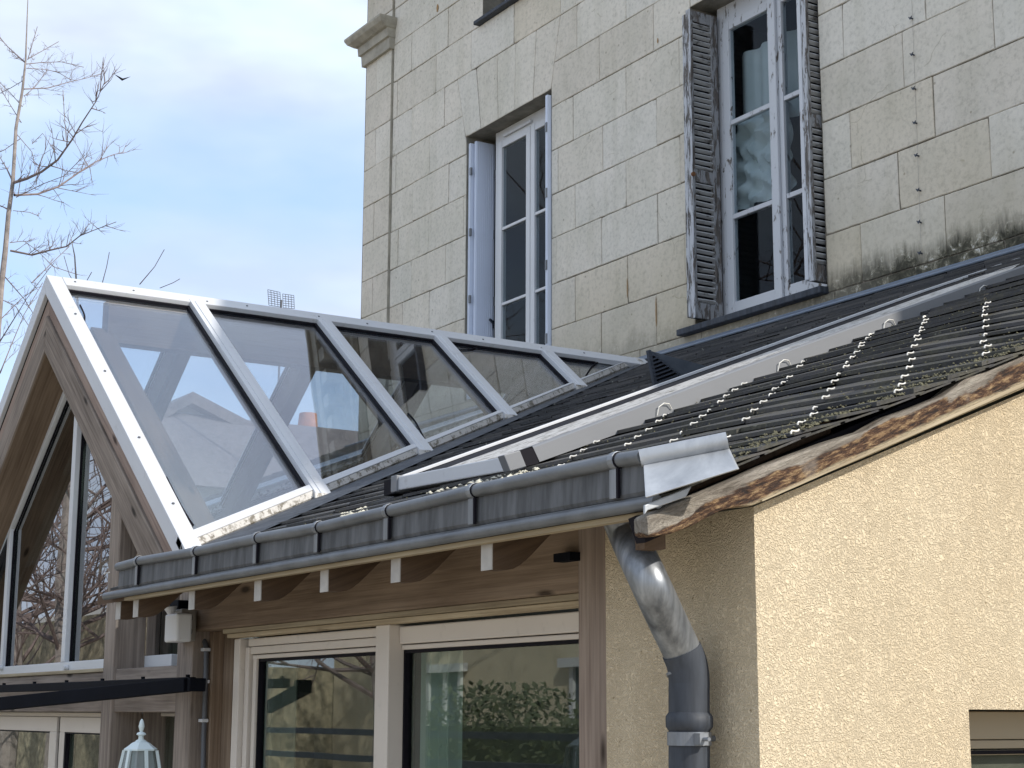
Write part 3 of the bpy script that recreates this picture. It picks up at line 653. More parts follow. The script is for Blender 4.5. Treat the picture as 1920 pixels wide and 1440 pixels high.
for i in range(nrow):
    y0 = YBASE+.01+i*RS; y1 = min(y0+RS*1.35, YF-.002)
    if y0 > YF-.03: break
    shift = -2.909-.095*((y0-2.428)/RS)
    x = XVG-((XVG-shift) % .245); 
    edges = [XVG]
    while x > xmin: edges.append(x+random.uniform(-.004, .004)); x -= .245
    edges.append(xmin)
    for a, b in zip(edges, edges[1:]):
        if a-b < .015: continue
        g1 = random.uniform(0, .004); lift = random.uniform(0, .006); dy = random.uniform(-.006, .006)
        xa, xb = a-.0012, b+.0012; ya = y0+dy
        tz = th+g1
        # stepped slate: lower edge stands proud
        sg = lambda x_, y_: sag(x_, y_)
        vs = [(xb, ya, zr(ya)+.001+lift), (xa, ya, zr(ya)+.001+lift), (xa, y1, zr(y1)-.006), (xb, y1, zr(y1)-.006),
              (xb, ya, zr(ya)+tz+lift), (xa, ya, zr(ya)+tz+lift*.6), (xa, y1, zr(y1)-.002), (xb, y1, zr(y1)-.002)]
        vs = [(p[0], p[1], p[2]+sag(p[0], p[1])) for p in vs]
        mid = (xa+xb)/2
        if y0 < 2.1 or not (2*AX-valley_x(y0) < mid < valley_x(y0)-.12) :
            if mid < AX and y0 < 2.6: continue
            if y0 < 2.25 and mid < XE0+.06: continue
            sl.add(vs, [(0,3,2,1), (4,5,6,7), (0,1,5,4), (1,2,6,5), (2,3,7,6), (3,0,4,7)], None, random.random())
        if a != XVG and mid > -7 and (a > -5.2 or random.random() < .25):
            if i > 0 and random.random() < .97 and y0 < 3.95 and (mid > -4.05 or y0 < 2.25):
                h0 = zr(ya)+tz+.002+sag(a, ya)
                hx = a+random.uniform(-.004, .004)
                HK.append((hx, ya, h0))
sl.build('roof', MAT['slate'], ext)
roofo = bpy.data.objects['roof'] if False else None
def hook_path(x, y, z): return [(x+.002, y+.013, z+.007), (x+.001, y+.010, z+.004), (x, y+.004, z+.0025), (x-.001, y-.004, z+.003), (x-.002, y-.0065, z+.000), (x-.002, y-.006, z-.0035)]
def vis(h):
    q = V(h); d = q.dot(FW); px = 960+FPX*q.dot(RT)/d; return px < 1930, -d
HK.sort(key=lambda h: (not vis(h)[0], -vis(h)[1])); hm = MB(); hm.tube(hook_path(0, 0, 0), .0021, 6); h0_ = hm.build('slate_hook', MAT['steel'], ext, 0, True); h0_.location = HK[0]
for h in HK[1:100]:
    c = h0_.copy(); C.objects.link(c); c.parent = ext; c.location = h; c.rotation_euler.z = random.uniform(-.12, .12)
hk = MB()
for h in HK[100:]: hk.tube(hook_path(*h), .0030, 5)
ho = hk.build('far_slate_hooks', MAT['steel'], ext); ho['kind'] = 'stuff'
# roof deck below (with opening for the skylight)
dk = MB(); zo = -.012
def dquad(x0, x1, y0, y1): 
    dk.add([(x0,y0,zr(y0)+zo),(x1,y0,zr(y0)+zo),(x1,y1,zr(y1)+zo),(x0,y1,zr(y1)+zo),(x0,y0,zr(y0)+zo-.03),(x1,y0,zr(y0)+zo-.03),(x1,y1,zr(y1)+zo-.03),(x0,y1,zr(y1)+zo-.03)],
           [(0,3,2,1),(4,5,6,7),(0,1,5,4),(1,2,6,5),(2,3,7,6),(3,0,4,7)])
dquad(valley_x(2.25)+.05, XVG-.70, YE+.02, YF-.01)
zo = -.075; dquad(XVG-.70, XW+.004, 2.42, YF-.01); zo = -.012; dquad(XVG-.6995, XW-.07, YE+.02, 2.4)
n = 24
for i in range(n):                                          # strips beside the triangular opening
    ya = 2.2+(YF-2.22)*i/n; yb = 2.2+(YF-2.22)*(i+1)/n
    xr_ = valley_x(2.25)+.0495; xl_ = max(valley_x(ya), AX+.02)-.03
    if xl_ < xr_: dquad(xl_, xr_, ya+.0003, yb-.0003)
    if ya > 2.6: dquad(xmin, 2*AX-xl_ if valley_x(ya) > AX else xl_-.001, ya+.0003, yb-.0003)
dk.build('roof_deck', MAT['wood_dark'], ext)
# moss and lichen crumbs on the slates near the verge
ms = MB()
def crumb(mb, p, r):
    n = 6; vs = [p+V((0,0,r*.45))]+[p+V((math.cos(k/n*6.283)*r*random.uniform(.6,1.3), math.sin(k/n*6.283)*r*random.uniform(.6,1.3), -.002)) for k in range(n)]
    mb.add(vs, [(0, 1+k, 1+(k+1) % n) for k in range(n)])
for _ in range(3800):
    y = random.uniform(YBASE, 5.2); x = XVG-abs(random.gauss(0, .10))-.003
    crumb(ms, V((x, y, zr(y)+.0095+sag(x, y))), random.uniform(.0015, .0055))
for _ in range(2500):
    y = random.uniform(YBASE+.1, 5.4); x = random.uniform(-5.4, XVG)
    crumb(ms, V((x, y, zr(y)+.0085+sag(x, y))), random.uniform(.001, .0038))
ms.build('moss', MAT['moss'], ext)['kind'] = 'stuff'
lc = MB()
for (pa, pb, n_) in (((640, 968), (690, 955), 60), ((800, 927), (1010, 880), 60)):
    for _ in range(n_):
        t = random.random(); p = atR(pa[0]+(pb[0]-pa[0])*t, pa[1]+(pb[1]-pa[1])*t+random.uniform(-5, 4), .009); crumb(lc, p, random.uniform(.003, .012))
lc.build('lichen', MAT['lichen'], ext)['kind'] = 'stuff'
# top flashing against the facade
fl = MB(); ya = YF-.24
fl.add([(XL+.2, ya, zr(ya)+.02), (XVG+.02, ya, zr(ya)+.02), (XVG+.02, YF-.02, zr(YF)+.015), (XL+.2, YF-.02, zr(YF)+.015), (XL+.2, YF-.02, zr(YF)+.02), (XVG+.02, YF-.02, zr(YF)+.02), (XL+.2, YF, zr(YF)+.022), (XVG+.02, YF, zr(YF)+.022)],
       [(0,1,2,3), (3,2,5,4), (4,5,7,6)]); fl.tube([(XL+.2, ya, zr(ya)+.018), (XVG+.02, ya, zr(ya)+.018)], .008, 8)
fl.build('flashing', MAT['zinc_flash'], ext)
vb_ = MB(); vb_.beam((XW-.03, YBASE, zr(YBASE)-.06), (XW-.03, YF, zr(YF)-.10), .03, .05); vb_.build('verge_gap_shade', MAT['black'], ext)  # black strip paints the deep shade in the gap below the slate edge
vb_ = MB()
for k in range(38):
    y = YBASE+.02+k*.107; vb_.beam((XVG-.02, y, zr(y)-.006+sag(XVG, y)), (XVG-.02, y+.12, zr(y+.12)-.006+sag(XVG, y+.12)), .036, .004, tone=random.random())
vb_.build('verge_slate_edge', MAT['slate'], ext)
# waney barge beam
XB = -2.462
top = [(1213,968),(1262,945),(1330,918),(1390,893),(1430,874),(1500,848),(1560,826),(1625,806),(1668,780),(1720,762),(1770,742),(1815,704),(1850,697),(1925,664)]
bot = [(1925,727),(1860,755),(1780,789),(1700,824),(1640,851),(1560,884),(1500,911),(1440,937),(1413,948),(1385,950),(1355,957),(1325,972),(1295,988),(1262,1000),(1235,1005),(1215,1004)]
tp = [atX(a, b, XB) for a, b in top]; bt = [atX(a, b, XB) for a, b in bot]
d_ = V((0, math.cos(.394), math.sin(.394)))
tp.append(tp[-1]+d_*1.6); bt.insert(0, bt[0]+d_*1.6)
bb = MB(); bb.prism(tp+bt, (-.045, 0, 0), .5, 0, d_)
b_ax = d_.normalized().cross(V((-1,0,0)))
MAT['rough_beam'] = m_rough_beam(atX(1560, 828, XB).dot(b_ax), atX(1560, 884, XB).dot(b_ax))
bo = bb.build('barge_beam', MAT['rough_beam'], ext, .006)
pl_ = MB(); pl_.beam(atX(1420, 946, XW+.035)+V((0,0,.006)), atX(1925, 728, XW+.035)+d_*1.6+V((0,0,.004)), .03, .003, h1=.018); pl_.build('cover_strip', MAT['wood_pale'], ext)
# gutter (upright zinc strip on the roof slope)
gz = lambda y: zr(y)
XG1 = atY(1206, 900, YBASE-.02).x; XG0 = atY(233, 1080, YBASE-.02).x
LIPL = [(222,1063),(262,1052),(370,1034),(485,1009),(600,989),(732,958),(892,920),(1040,888),(1160,863),(1206,856)]
YL = YBASE-.006
lip = [atY(a, b, YL) for a, b in LIPL]; lipr = .0145
gt = MB()
for p, q in zip(lip, lip[1:]):
    a0 = V((p.x, YBASE, zr(YBASE)+.004)); a1 = V((q.x, YBASE, zr(YBASE)+.004)); lo0 = V((p.x, YBASE-.004, zr(YBASE)+.012)); lo1 = V((q.x, YBASE-.004, zr(YBASE)+.012))
    pt, qt = p+V((0, .004, -lipr*.8)), q+V((0, .004, -lipr*.8))
    gt.add([a0, a1, lo0, lo1, pt, qt, pt+V((0,.012,0)), qt+V((0,.012,0)), a0+V((0,.012,0)), a1+V((0,.012,0))], [(0,1,3,2), (2,3,5,4), (4,5,7,6), (6,7,9,8)])
go = gt.build('gutter', MAT['zinc_face'], ext)
lp = MB(); lp.tube(lip, lipr, 14); lp.build('gutter_lip', MAT['zinc_lip'], go, 0, True)
JP = [262, 370, 485, 600, 732, 892, 1160]
for jx in JP:
    jm = MB(); jb = MB()
    for (p, q), (a, b) in zip(zip(lip, lip[1:]), zip(LIPL, LIPL[1:])):
        if a[0] <= jx <= b[0]:
            t = (jx-a[0])/(b[0]-a[0]); c = p+(q-p)*t; break
    base = V((c.x, YBASE-.009, zr(YBASE)+.006)); tt = c+V((0, -.003, -lipr-.002))
    jm.beam(base+V((-.012,0,0)), tt+V((-.012,0,0)), .022, .007, (0,1,0)); jb.beam(base+V((.004,-.0015,0)), tt+V((.004,-.0015,0)), .006, .006, (0,1,0))
    jm.tube([c+V((-.016,0,0)), c+V((.001,0,0))], lipr+.0035, 14); jb.tube([c+V((.0015,0,0)), c+V((.005,0,0))], lipr+.002, 14)
    jm.build('gutter_bracket', MAT['zinc'], go, .001); jb.build('gutter_gap', MAT['black'], go)
# apron below the gutter and the eave roll
ap = MB(); xa0 = XE0; xa1 = XG1+.02
ap.add([(xa0, YE, zr(YE)+.0), (xa1, YE, zr(YE)+.0), (xa1, YBASE+.0, zr(YBASE)+.003), (xa0+.1, YBASE, zr(YBASE)+.003), (xa0, YE, zr(YE)-.022), (xa1, YE, zr(YE)-.022)], [(0,1,2,3), (0,1,5,4)])
ap.tube([(xa0, YE-.002, zr(YE)-.012), (xa1, YE-.002, zr(YE)-.012)], .013, 12)
ao = ap.build('eave_apron', MAT['zinc_lip'], ext, 0, True)
bd = MB(); bd.box((xa0+.16, YE+.010, zr(YE)-.035), (xa1-.0, YE+.03, zr(YE)-.024)); bd.build('eave_board', MAT['wood_pale'], ext)
# bright end plate returning up the slope
c0 = atR(1210, 940, .004); c1 = atR(1377, 884, .0)
t0 = atY(1203, 862, YL); t1v = atX(1366, 838, XVG+.02)
ep = MB(); up0 = t0; e1 = atX(1364, 838, c1.x); 
pa_ = c0+V((.004,-.004,.006)); pb_ = c1+V((.01,0,.004)); pc_ = up0+V((.004,0,-.008)); nn_ = (pb_-pa_).cross(pc_-pa_).normalized(); rr_ = ray(1364, 838); e1 = rr_*(pa_.dot(nn_)/rr_.dot(nn_))
ep.prism([pa_, pb_, e1, pc_], (-.004, .008, 0))
eo = ep.build('gutter_end_plate', MAT['zinc_bright'], go, .002)
ll = MB(); ll.tube([t0+V((-.002,-.002,.003)), e1+V((0,0,.012))], [.017, .017], 16); ll.build('end_lip', MAT['zinc_bright'], go, 0, True)
l2_ = MB(); q0 = atY(1208, 968, YE); q1 = atX(1298, 912, XVG+.012); q2 = atX(1285, 930, XVG+.012); q3 = atY(1215, 955, YE)
l2_.prism([atX(1209, 965, XVG+.006), atX(1209, 947, XVG+.006), atX(1298, 911, XVG+.006), atX(1287, 932, XVG+.006), atX(1215, 957, XVG+.006)], (-.006, 0, 0)); l2_.build('end_apron', MAT['zinc_bright'], go, .002)
# rafter tails
TL = [(222,1140),(255,1150),(360,1137),(484,1119),(609,1100),(743,1082),(914,1053),(1200,1010)]
YT = 2.235                                                 # front face of the timber frame
for i, (px, py) in enumerate(TL):
    yt = YE+.035; x = x_at(px, yt, zr(yt)-.1); wd = .044 if px < 1100 else .03
    short = px > 1100
    zb_ = zr(yt)-.05-.055; pts = [V((x+wd/2, yt, zr(yt)-.046)), V((x+wd/2, yt, zb_))]
    L_ = .05 if short else YT+.05-yt; n = 22
    for k in range(1, n+1):
        dyy = L_*k/n; y = yt+dyy; t = min(1, max(0, (dyy-.035)/.17)); t = t*t*(3-2*t)
        pts.append(V((x+wd/2, y, zb_ + (.416*.205+.025)*t + max(0, dyy-.205)*.416)))
    ye_ = yt+L_; pts.append(V((x+wd/2, ye_, zr(ye_)-.046)))
    tm = MB(); tm.prism(pts, (-wd, 0, 0), .5, 0, (0, 1, .4)); to = tm.build('rafter_tail', MAT['wood_tail'], ext)
    ec = MB(); (not short) and ec.box((x-wd/2-.001, yt-.003, zb_-.001), (x+wd/2+.001, yt-.0004, zr(yt)-.047)); short or ec.build('painted_end', MAT['end_paint'], to)
# stucco walls
ZB = GROUND
def wall_top(y): return .159/.847*y*1.0 if False else (atX(1413, 950, XW).z + (y-YW)*.393)
sw = MB()
wy = [YW, y_at(1815, XW, 0), 3.4, YF]
wo0, wo1 = y_at(1816.5, XW, 0.0), 3.25; wzt = atX(1816, 1330, XW).z; wzb = -1.0
def wq(y0, y1, z0a, z0b, z1a, z1b, x=XW, m=0): sw.quad([(x, y0, z0a), (x, y1, z0b), (x, y1, z1b), (x, y0, z1a)], .5, m)
wq(YW, wo0, ZB, ZB, wall_top(YW), wall_top(wo0)); wq(wo0, wo1, wzt, wzt, wall_top(wo0), wall_top(wo1)); wq(wo0, wo1, ZB, ZB, wzb, wzb); wq(wo1, YF, ZB, ZB, wall_top(wo1), wall_top(YF))
dp = .19
sw.quad([(XW, wo0, wzb), (XW-dp, wo0, wzb), (XW-dp, wo0, wzt), (XW, wo0, wzt)]); sw.quad([(XW, wo1, wzb), (XW-dp, wo1, wzb), (XW-dp, wo1, wzt), (XW, wo1, wzt)])
sw.quad([(XW, wo0, wzt), (XW, wo1, wzt), (XW-dp, wo1, wzt), (XW-dp, wo0, wzt)]); sw.quad([(XW, wo0, wzb), (XW, wo1, wzb), (XW-dp, wo1, wzb), (XW-dp, wo0, wzb)])
XS = x_at(1136, YW, .2)                                     # where the render meets the timber post
sw.quad([(XW, YW, ZB), (XS, YW, ZB), (XS, YW, wall_top(YW)), (XW, YW, wall_top(YW))]); sw.quad([(XS, YW, ZB), (XS, YT+.2, ZB), (XS, YT+.2, wall_top(YW)), (XS, YW, wall_top(YW))])
for a in (XW-.14,):
    sw.quad([(a, YW+.14, ZB), (a, wo0-.001, ZB), (a, wo0-.001, wall_top(YW+.1)), (a, YW+.14, wall_top(YW+.14))])
sw.build('rendered_wall', MAT['stucco'], ext)
# side window in the rendered wall
sf = MB(); xx = XW-.13
zA, zB_, zC = atX(1850, 1337, xx).z, atX(1850, 1387, xx).z, atX(1850, 1404, xx).z
sf.box((xx-.05, wo0+.006, zB_+.001), (xx, wo1-.006, wzt-.004)); sf.box((xx-.06, wo0+.006, zC), (xx-.008, wo1-.006, zB_-.001)); sf.box((xx-.04, wo0+.005, zC-.003), (xx-.012, wo1, zC-.014)); 
s_o = sf.build('side_window', MAT['tan_box'], ext, .002)
gl = MB(); gl.box((xx-.035, wo0+.01, wzb), (xx-.03, wo1-.01, zC-.001)); gl.build('pane', MAT['glass'], s_o)
bk = MB(); bk.box((xx-.05, wo0+.003, zC-.012), (xx-.007, wo1-.003, zC-.004)); bk.build('seal', MAT['black'], s_o)
# timber posts, lintel
ZL0 = lambda px, py: atY(px, py, YT).z
zlint = (atY(355, 1186, YT).z + atY(1084, 1107, YT).z)/2
def post(px0, px1, zt, zpy=1200, dep=.13, mat='wood_grey', tone=.5):
    z = 0; a = x_at(px0, YT, .15); b = x_at(px1, YT, .15); m = MB(); m.box((a, YT, ZB), (b, YT+dep, zt), tone); return m.build('post', MAT[mat], ext, .004), a, b
p1, a1, b1 = post(192.5, 212, atY(203, 912, YT).z, mat='wood_grey'); p2, a2, b2 = post(330.5, 359.5, zr(YT)-.065)
p3, a3, b3 = post(1084, 1121, zr(YT)-.07, mat='wood_post', tone=.55)
pp = MB(); pp.box((b3+.002, YT-.02, ZB), (XS+.0, YT+.1, zr(YT)-.07)); pp.build('post_cladding', MAT['wood_post'], ext, .004)
lm = MB(); lm.box((b2+.002, YT+.003, zlint), (a3-.002, YT+.12, zr(YT)-.062)); lm.build('lintel', MAT['wood_brown'], ext, .006)
sp = MB(); sp.box((XE0+.15, YT+.0, zr(YT)-.20), (b2, YT+.1, zr(YT)-.10)) if False else None
# pale battens under the lintel
zb1 = (atY(600, 1178, YT+.03).z+atY(1000, 1138, YT+.03).z)/2
xw0, xw1 = x_at(434, YT+.06, .1), a3-.002
bt_ = MB(); bt_.box((xw0, YT+.02, zlint-.016), (xw1, YT+.06, zlint-.001), .35); bt_.box((xw0+.005, YT+.035, zlint-.031), (xw1, YT+.08, zlint-.017), .9)
bt_.build('batten', MAT['wood_pale'], ext, .002)
# conduit recess panel between post 2 and the window
rp = MB(); rp.box((b2+.001, YT+.10, ZB), (x_at(436, YT+.1, .1), YT+.12, zlint-.001), .35); rp.box((b2+.01, YT+.06, ZB), (b2+.05, YT+.099, zlint-.001), .7); rp.build('cladding', MAT['wood_brown'], ext)
cdp = MB(); yc = YT+.045
cp_ = [atY(px, py, yc) for px, py in ((375,1190),(381,1197),(386,1210),(387,1225),(386,1275),(384,1330),(382,1380),(381,1440),(379,1520))]
cdp.tube(cp_, .0095, 10); cdo = cdp.build('conduit', MAT['conduit'], ext, 0, True)
for px, py in ((386,1218),(384.5,1278),(382,1351)):
    p = atY(px, py, yc); m = MB(); m.box(p+V((-.018,-.014,-.006)), p+V((.016,.012,.006))); m.build('conduit_clip', MAT['upvc'], cdo, .002)
# sliding window under the lintel
ys = YT+.085
fr = MB()
zt_ = zlint-.033; 
def ZS(px, py, y=None): return atY(px, py, y or ys).z
zf1 = (ZS(477, 1237)+ZS(713, 1222)+ZS(760, 1215)+ZS(1084, 1196))/4     # underside of the white head
zg = zf1-.008
fr.box((xw0, ys-.02, ZB+.1), (xw0+.05, ys+.06, zt_)); fr.box((xw0+.054, ys+.0, ZB+.1), (xw0+.085, ys+.06, zt_-.03)); 
xm0, xm1 = x_at(714, ys-.01, .1), x_at(739, ys-.01, .1)
fr.box((xm0, ys-.03, ZB+.1), (xm1, ys+.06, zt_+.002))
zpan = (ZS(500, 1225)+ZS(1000, 1191))/2
for a, b in ((xw0+.087, xm0-.002), (xm1+.002, xw1)):
    fr.box((a, ys+.012, zf1), (b, ys+.05, zpan-.002)); fr.box((a, ys+.004, zpan+.001), (b, ys+.05, zt_-.03 if a < xm0 else zt_-.004))
    if a < xm0: fr.box((a, ys-.004, zt_-.028), (b, ys+.05, zt_-.002))
xv = x_at(458, ys, .1)
fr.box((xw0+.1, ys+.01, ZB+.1), (xw0+.125, ys+.05, zpan-.003))
fo = fr.build('sliding_window', MAT['upvc_cream'], ext, .003)
sk = MB(); sk.box((xw0+.126, ys+.02, zf1-.009), (xm0-.001, ys+.045, zf1-.0005)); sk.box((xm1+.001, ys+.02, zf1-.009), (xw1, ys+.045, zf1-.0005)); sk.box((xw0+.126, ys+.02, ZB), (xw0+.134, ys+.045, zf1)); sk.box((xm1+.001, ys+.02, ZB), (xm1+.009, ys+.045, zf1)); sk.build('seal', MAT['black'], fo)
for a, b in ((xw0+.13, xm0), (xm1, xw1)):
    gl = MB(); gl.box((a, ys+.034, ZB+.1), (b, ys+.038, zf1)); gl.build('pane', MAT['glass'], fo)
bk_ = MB(); bk_.box((a3-.06, YT-.03, ZS(1092, 1035, YT)), (a3+.01, YT+.0, ZS(1092, 1035, YT)-.02)); bk_.build('hook_bracket', MAT['black_metal'], ext)
# room behind: ceiling, back wall, floor, curtains
rm = MB(); yb = 5.6; x0, x1 = -11.8, XW-.16
rm.quad([(x0,yb,ZB),(x1,yb,ZB),(x1,yb,1.9),(x0,yb,1.9)], .5, 0); rm.quad([(x0,YT,ZB+.01),(x1,YT,ZB+.01),(x1,yb,ZB+.01),(x0,yb,ZB+.01)], .5, 1)
rm.quad([(x1,YT+.2,ZB),(x1,yb,ZB),(x1,yb,1.5),(x1,YT+.2,.45)]); rm.quad([(x0,YT,ZB),(x0,yb,ZB),(x0,yb,1.5),(x0,YT,.5)])
rm.build('interior', [MAT['room'], MAT['room_floor']], ext)
for (pa, pb) in ((x_at(790, ys+.3, 0), x_at(850, ys+.3, 0)), (x_at(545, ys+.3, 0)-.35, x_at(545, ys+.3, 0))):
    m = MB(); cloth(m, pa, pb, ZB+.1, .2, YT+.4, .018, 30, 4); m.build('curtain', MAT['curtain'], ext, 0, True)
# ---------------- gable front
def slope_pt(side, dx, dz, y): return V((AX+side*dx, y, AZ-TS*dx+dz))
def gable_band(z_hi, z_lo, y0, y1, right_end, left_end, name, mat, tone=.5, bev=.004):
    """two sloping members; z_hi/z_lo are heights at the apex line measured below the outer edge"""
    for side, end in ((1, right_end), (-1, left_end)):
        pts = [V((AX, y0, AZ-z_hi)), V((AX, y0, AZ-z_lo)), V((AX+side*end, y0, AZ-z_lo-TS*end)), V((AX+side*end, y0, AZ-z_hi-TS*end))]
        m = MB(); m.prism(pts, (0, y1-y0, 0), tone, 0, (side, 0, -TS)); m.build(name, MAT[mat], ext, bev)
dz_ = lambda py: AZ-atY(85, py, YG).z
h1, h2, h3 = dz_(551), dz_(588), dz_(655)
gable_band(0, h1, YG, YG+.075, 1.975, 3.2, 'gable_trim', 'alu', .5, .003)
gable_band(h1+.006, h2, YG+.022, YG+.14, 1.82, 3.2, 'gable_rafter', 'wood_pink', .55)
gable_band(h2+.002, h3, YG+.012, YG+.162, 1.70, 3.2, 'gable_rafter', 'wood_grey', .45)
gable_band(h3+.0005, h3+.005, YG+.02, YG+.168, 1.62, 3.2, 'soffit_board', 'wood_brown', .4)
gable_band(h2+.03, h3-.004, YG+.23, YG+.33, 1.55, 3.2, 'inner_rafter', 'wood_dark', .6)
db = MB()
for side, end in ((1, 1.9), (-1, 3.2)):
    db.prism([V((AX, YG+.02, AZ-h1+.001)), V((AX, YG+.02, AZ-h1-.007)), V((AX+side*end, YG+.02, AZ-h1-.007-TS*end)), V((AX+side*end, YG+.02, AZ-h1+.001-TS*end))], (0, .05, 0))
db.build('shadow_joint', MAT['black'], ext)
# gable window
ygw = YG+.168
cxw = AX; xr_ = b1+.0; sill_t = atY(100, 1243, ygw).z; zsb = atY(100, 1262, ygw).z
gap = AZ-h3-.10                                           # glass apex level
gw = MB(); fwid = .045
xl_ = AX-(a1+.1-AX); 
hs = dz_(655)+.02
xle = atY(8, 1100, ygw).x
zc_l = atY(8, 985, ygw).z
ap_ = atY(113, 735, ygw); apz = ap_.z+(AX-ap_.x)*0+.0
TS2 = (apz-zc_l)/(ap_.x-xle) if ap_.x != xle else TS
apex = V((AX, ygw, apz+TS2*(AX-ap_.x)*(1 if AX > ap_.x else -1)*0+ (TS2*(AX-ap_.x) if AX > ap_.x else 0)))
# left sloping stile, left vertical stile, right side mirrored
gw.prism([V((AX, ygw, apex.z)), V((AX, ygw, apex.z-.075)), V((xle+.045, ygw, zc_l-.03)), V((xle, ygw, zc_l))], (0, .06, 0))
gw.box((xle, ygw, sill_t+.0), (xle+.045, ygw+.058, zc_l-.012))
gw.prism([V((AX, ygw, apex.z)), V((AX, ygw, apex.z-.075)), V((AX+(AX-xle)-.045, ygw, zc_l-.03)), V((AX+(AX-xle), ygw, zc_l))], (0, .06, 0))
gw.box((x_at(118, ygw, .2)-.045*.5, ygw-.006, sill_t), (x_at(118, ygw, .2)+.03, ygw+.056, apex.z-.05))
gw.box((AX-2.6, ygw-.004, zsb), (b1+.3, ygw+.06, sill_t))
gwo = gw.build('gable_window', MAT['upvc'], ext, .003)
gl = MB(); gl.prism([V((xle-.9, ygw+.03, zsb)), V((xle-.9, ygw+.03, zc_l-.6)), V((AX, ygw+.03, apex.z-.03)), V((AX+(AX-xle)+.2, ygw+.03, zc_l-.15)), V((AX+(AX-xle)+.2, ygw+.03, zsb))], (0, .005, 0)); gl.build('pane', MAT['glass_gable'], gwo)
sk = MB(); xm_ = x_at(118, ygw, .2)
sk.box((xm_+.0305, ygw+.018, sill_t+.002), (xm_+.036, ygw+.029, apex.z-.3)); sk.beam((xle+.05, ygw+.024, zc_l-.042), (AX, ygw+.024, apex.z-.083), .006, .008, (0,1,0)); sk.box((xle+.046, ygw+.018, sill_t+.002), (xle+.052, ygw+.029, zc_l-.04)); sk.build('seal', MAT['black'], gwo)
for px in (4, 127): 
    p = atY(px, 1252, ygw-.006); m = MB(); m.tube([p, p+V((0,-.02,0))], [.014, .011], 12); m.build('weep_cap', MAT['upvc'], gwo, 0, True)
# middle rail and lower frames
zr_t, zr_b = (atY(100, 1264, YT).z+atY(270, 1257, YT).z)/2, (atY(90, 1336, YT).z+atY(265, 1334, YT).z)/2
mrl = MB(); mrl.box((AX-3.2, YT+.01, zr_b), (a1-.001, YT+.12, zr_t)); mrl.box((b1+.001, YT+.01, zr_b), (a2-.001, YT+.12, zr_t+.01)); mrl.build('tie_beam', MAT['wood_grey'], ext, .004)
sill = MB(); sill.box((AX-3.2, YT-.0, zr_t+.001), (a1-.001, YT+.2, zsb-.001)); sill.build('window_board', MAT['wood_pale'], ext, .003)
# side faces and planks between the two posts
bx_ = MB(); xq = x_at(282, YT+.24, .1)
bx_.box((b1+.001, YT+.131, ZB), (b1+.02, YT+.26, zr(YT)-.09), .3); bx_.box((b1+.021, YT+.24, ZB), (xq, YT+.26, zr(YT)-.09), .75); bx_.build('cladding', MAT['wood_grey'], ext)
ysw = YT+.20
sm = MB(); za_, zb2 = atY(310, 1230, ysw).z, atY(310, 1250, ysw).z
sm.box((xq, ysw, zb2), (b2, ysw+.05, za_)); sm.box((xq, ysw, za_), (xq+.035, ysw+.05, zr(YT)-.05)); so_ = sm.build('small_window', MAT['upvc'], ext, .003)
gl = MB(); gl.box((xq+.03, ysw+.02, za_), (b2+.1, ysw+.025, zr(YT)-.05)); gl.build('pane', MAT['glass'], so_)
sk = MB(); sk.box((xq+.036, ysw-.0, za_+.001), (xq+.046, ysw+.04, zr(YT)-.06)); sk.build('seal', MAT['black'], so_)
p = atY(300, 1239, ysw); m = MB(); m.tube([p, p+V((0,-.02,0))], [.014, .011], 12); m.build('weep_cap', MAT['upvc'], so_, 0, True)
lw = MB(); zlt = zr_b-.002; z2 = atY(310, 1343, ysw).z
lw.box((xq-.03, ysw, ZB), (xq+.01, ysw+.05, zlt)); lw.box((xq+.011, ysw, z2), (b2, ysw+.05, zlt)); lo_ = lw.build('lower_window', MAT['upvc_cream'], ext, .003)
gl = MB(); gl.box((xq, ysw+.02, ZB), (b2+.1, ysw+.025, z2)); gl.build('pane', MAT['glass'], lo_)
dr = MB(); yd = YT+.10; zd1 = atY(50, 1370, yd).z
zdt = zr_b-.002
def dx(px): return x_at(px, yd, -.05)
dr.box((dx(-160), yd, zd1), (dx(106.5), yd+.05, zdt-.02)); dr.box((dx(112.5), yd, zd1), (a1-.001, yd+.05, zdt-.02)); dr.box((dx(-160), yd+.004, zdt-.019), (a1-.001, yd+.05, zdt)); 
dr.box((dx(94), yd, ZB), (dx(106.5), yd+.05, zd1)); dr.box((dx(112.5), yd, ZB), (dx(122), yd+.05, zd1)); dro = dr.build('french_door', MAT['upvc_cream'], ext, .003)
gl = MB(); gl.box((dx(-160), yd+.02, ZB), (dx(94), yd+.025, zd1)); gl.box((dx(122), yd+.02, ZB), (a1+.05, yd+.025, zd1)); gl.build('pane', MAT['glass'], dro)
sk = MB(); sk.box((dx(106.6), yd+.012, ZB), (dx(112.4), yd+.04, zdt-.02)); sk.box((dx(122), yd+.001, ZB), (dx(124.5), yd+.02, zd1)); sk.box((dx(122), yd+.001, zd1-.006), (a1, yd+.02, zd1)); sk.box((dx(-160), yd+.001, zd1-.006), (dx(94), yd+.02, zd1)); sk.build('seal', MAT['black'], dro)
# ---------------- glazed roof
ridge_y1 = 5.68
gr_ = MB()
rh = .052
def rp_(side, u, y, off=0):                                 # point on slope at horizontal distance u
    n = V((side*TS, 0, 1)).normalized(); return V((AX+side*u, y, AZ-TS*u))+n*off
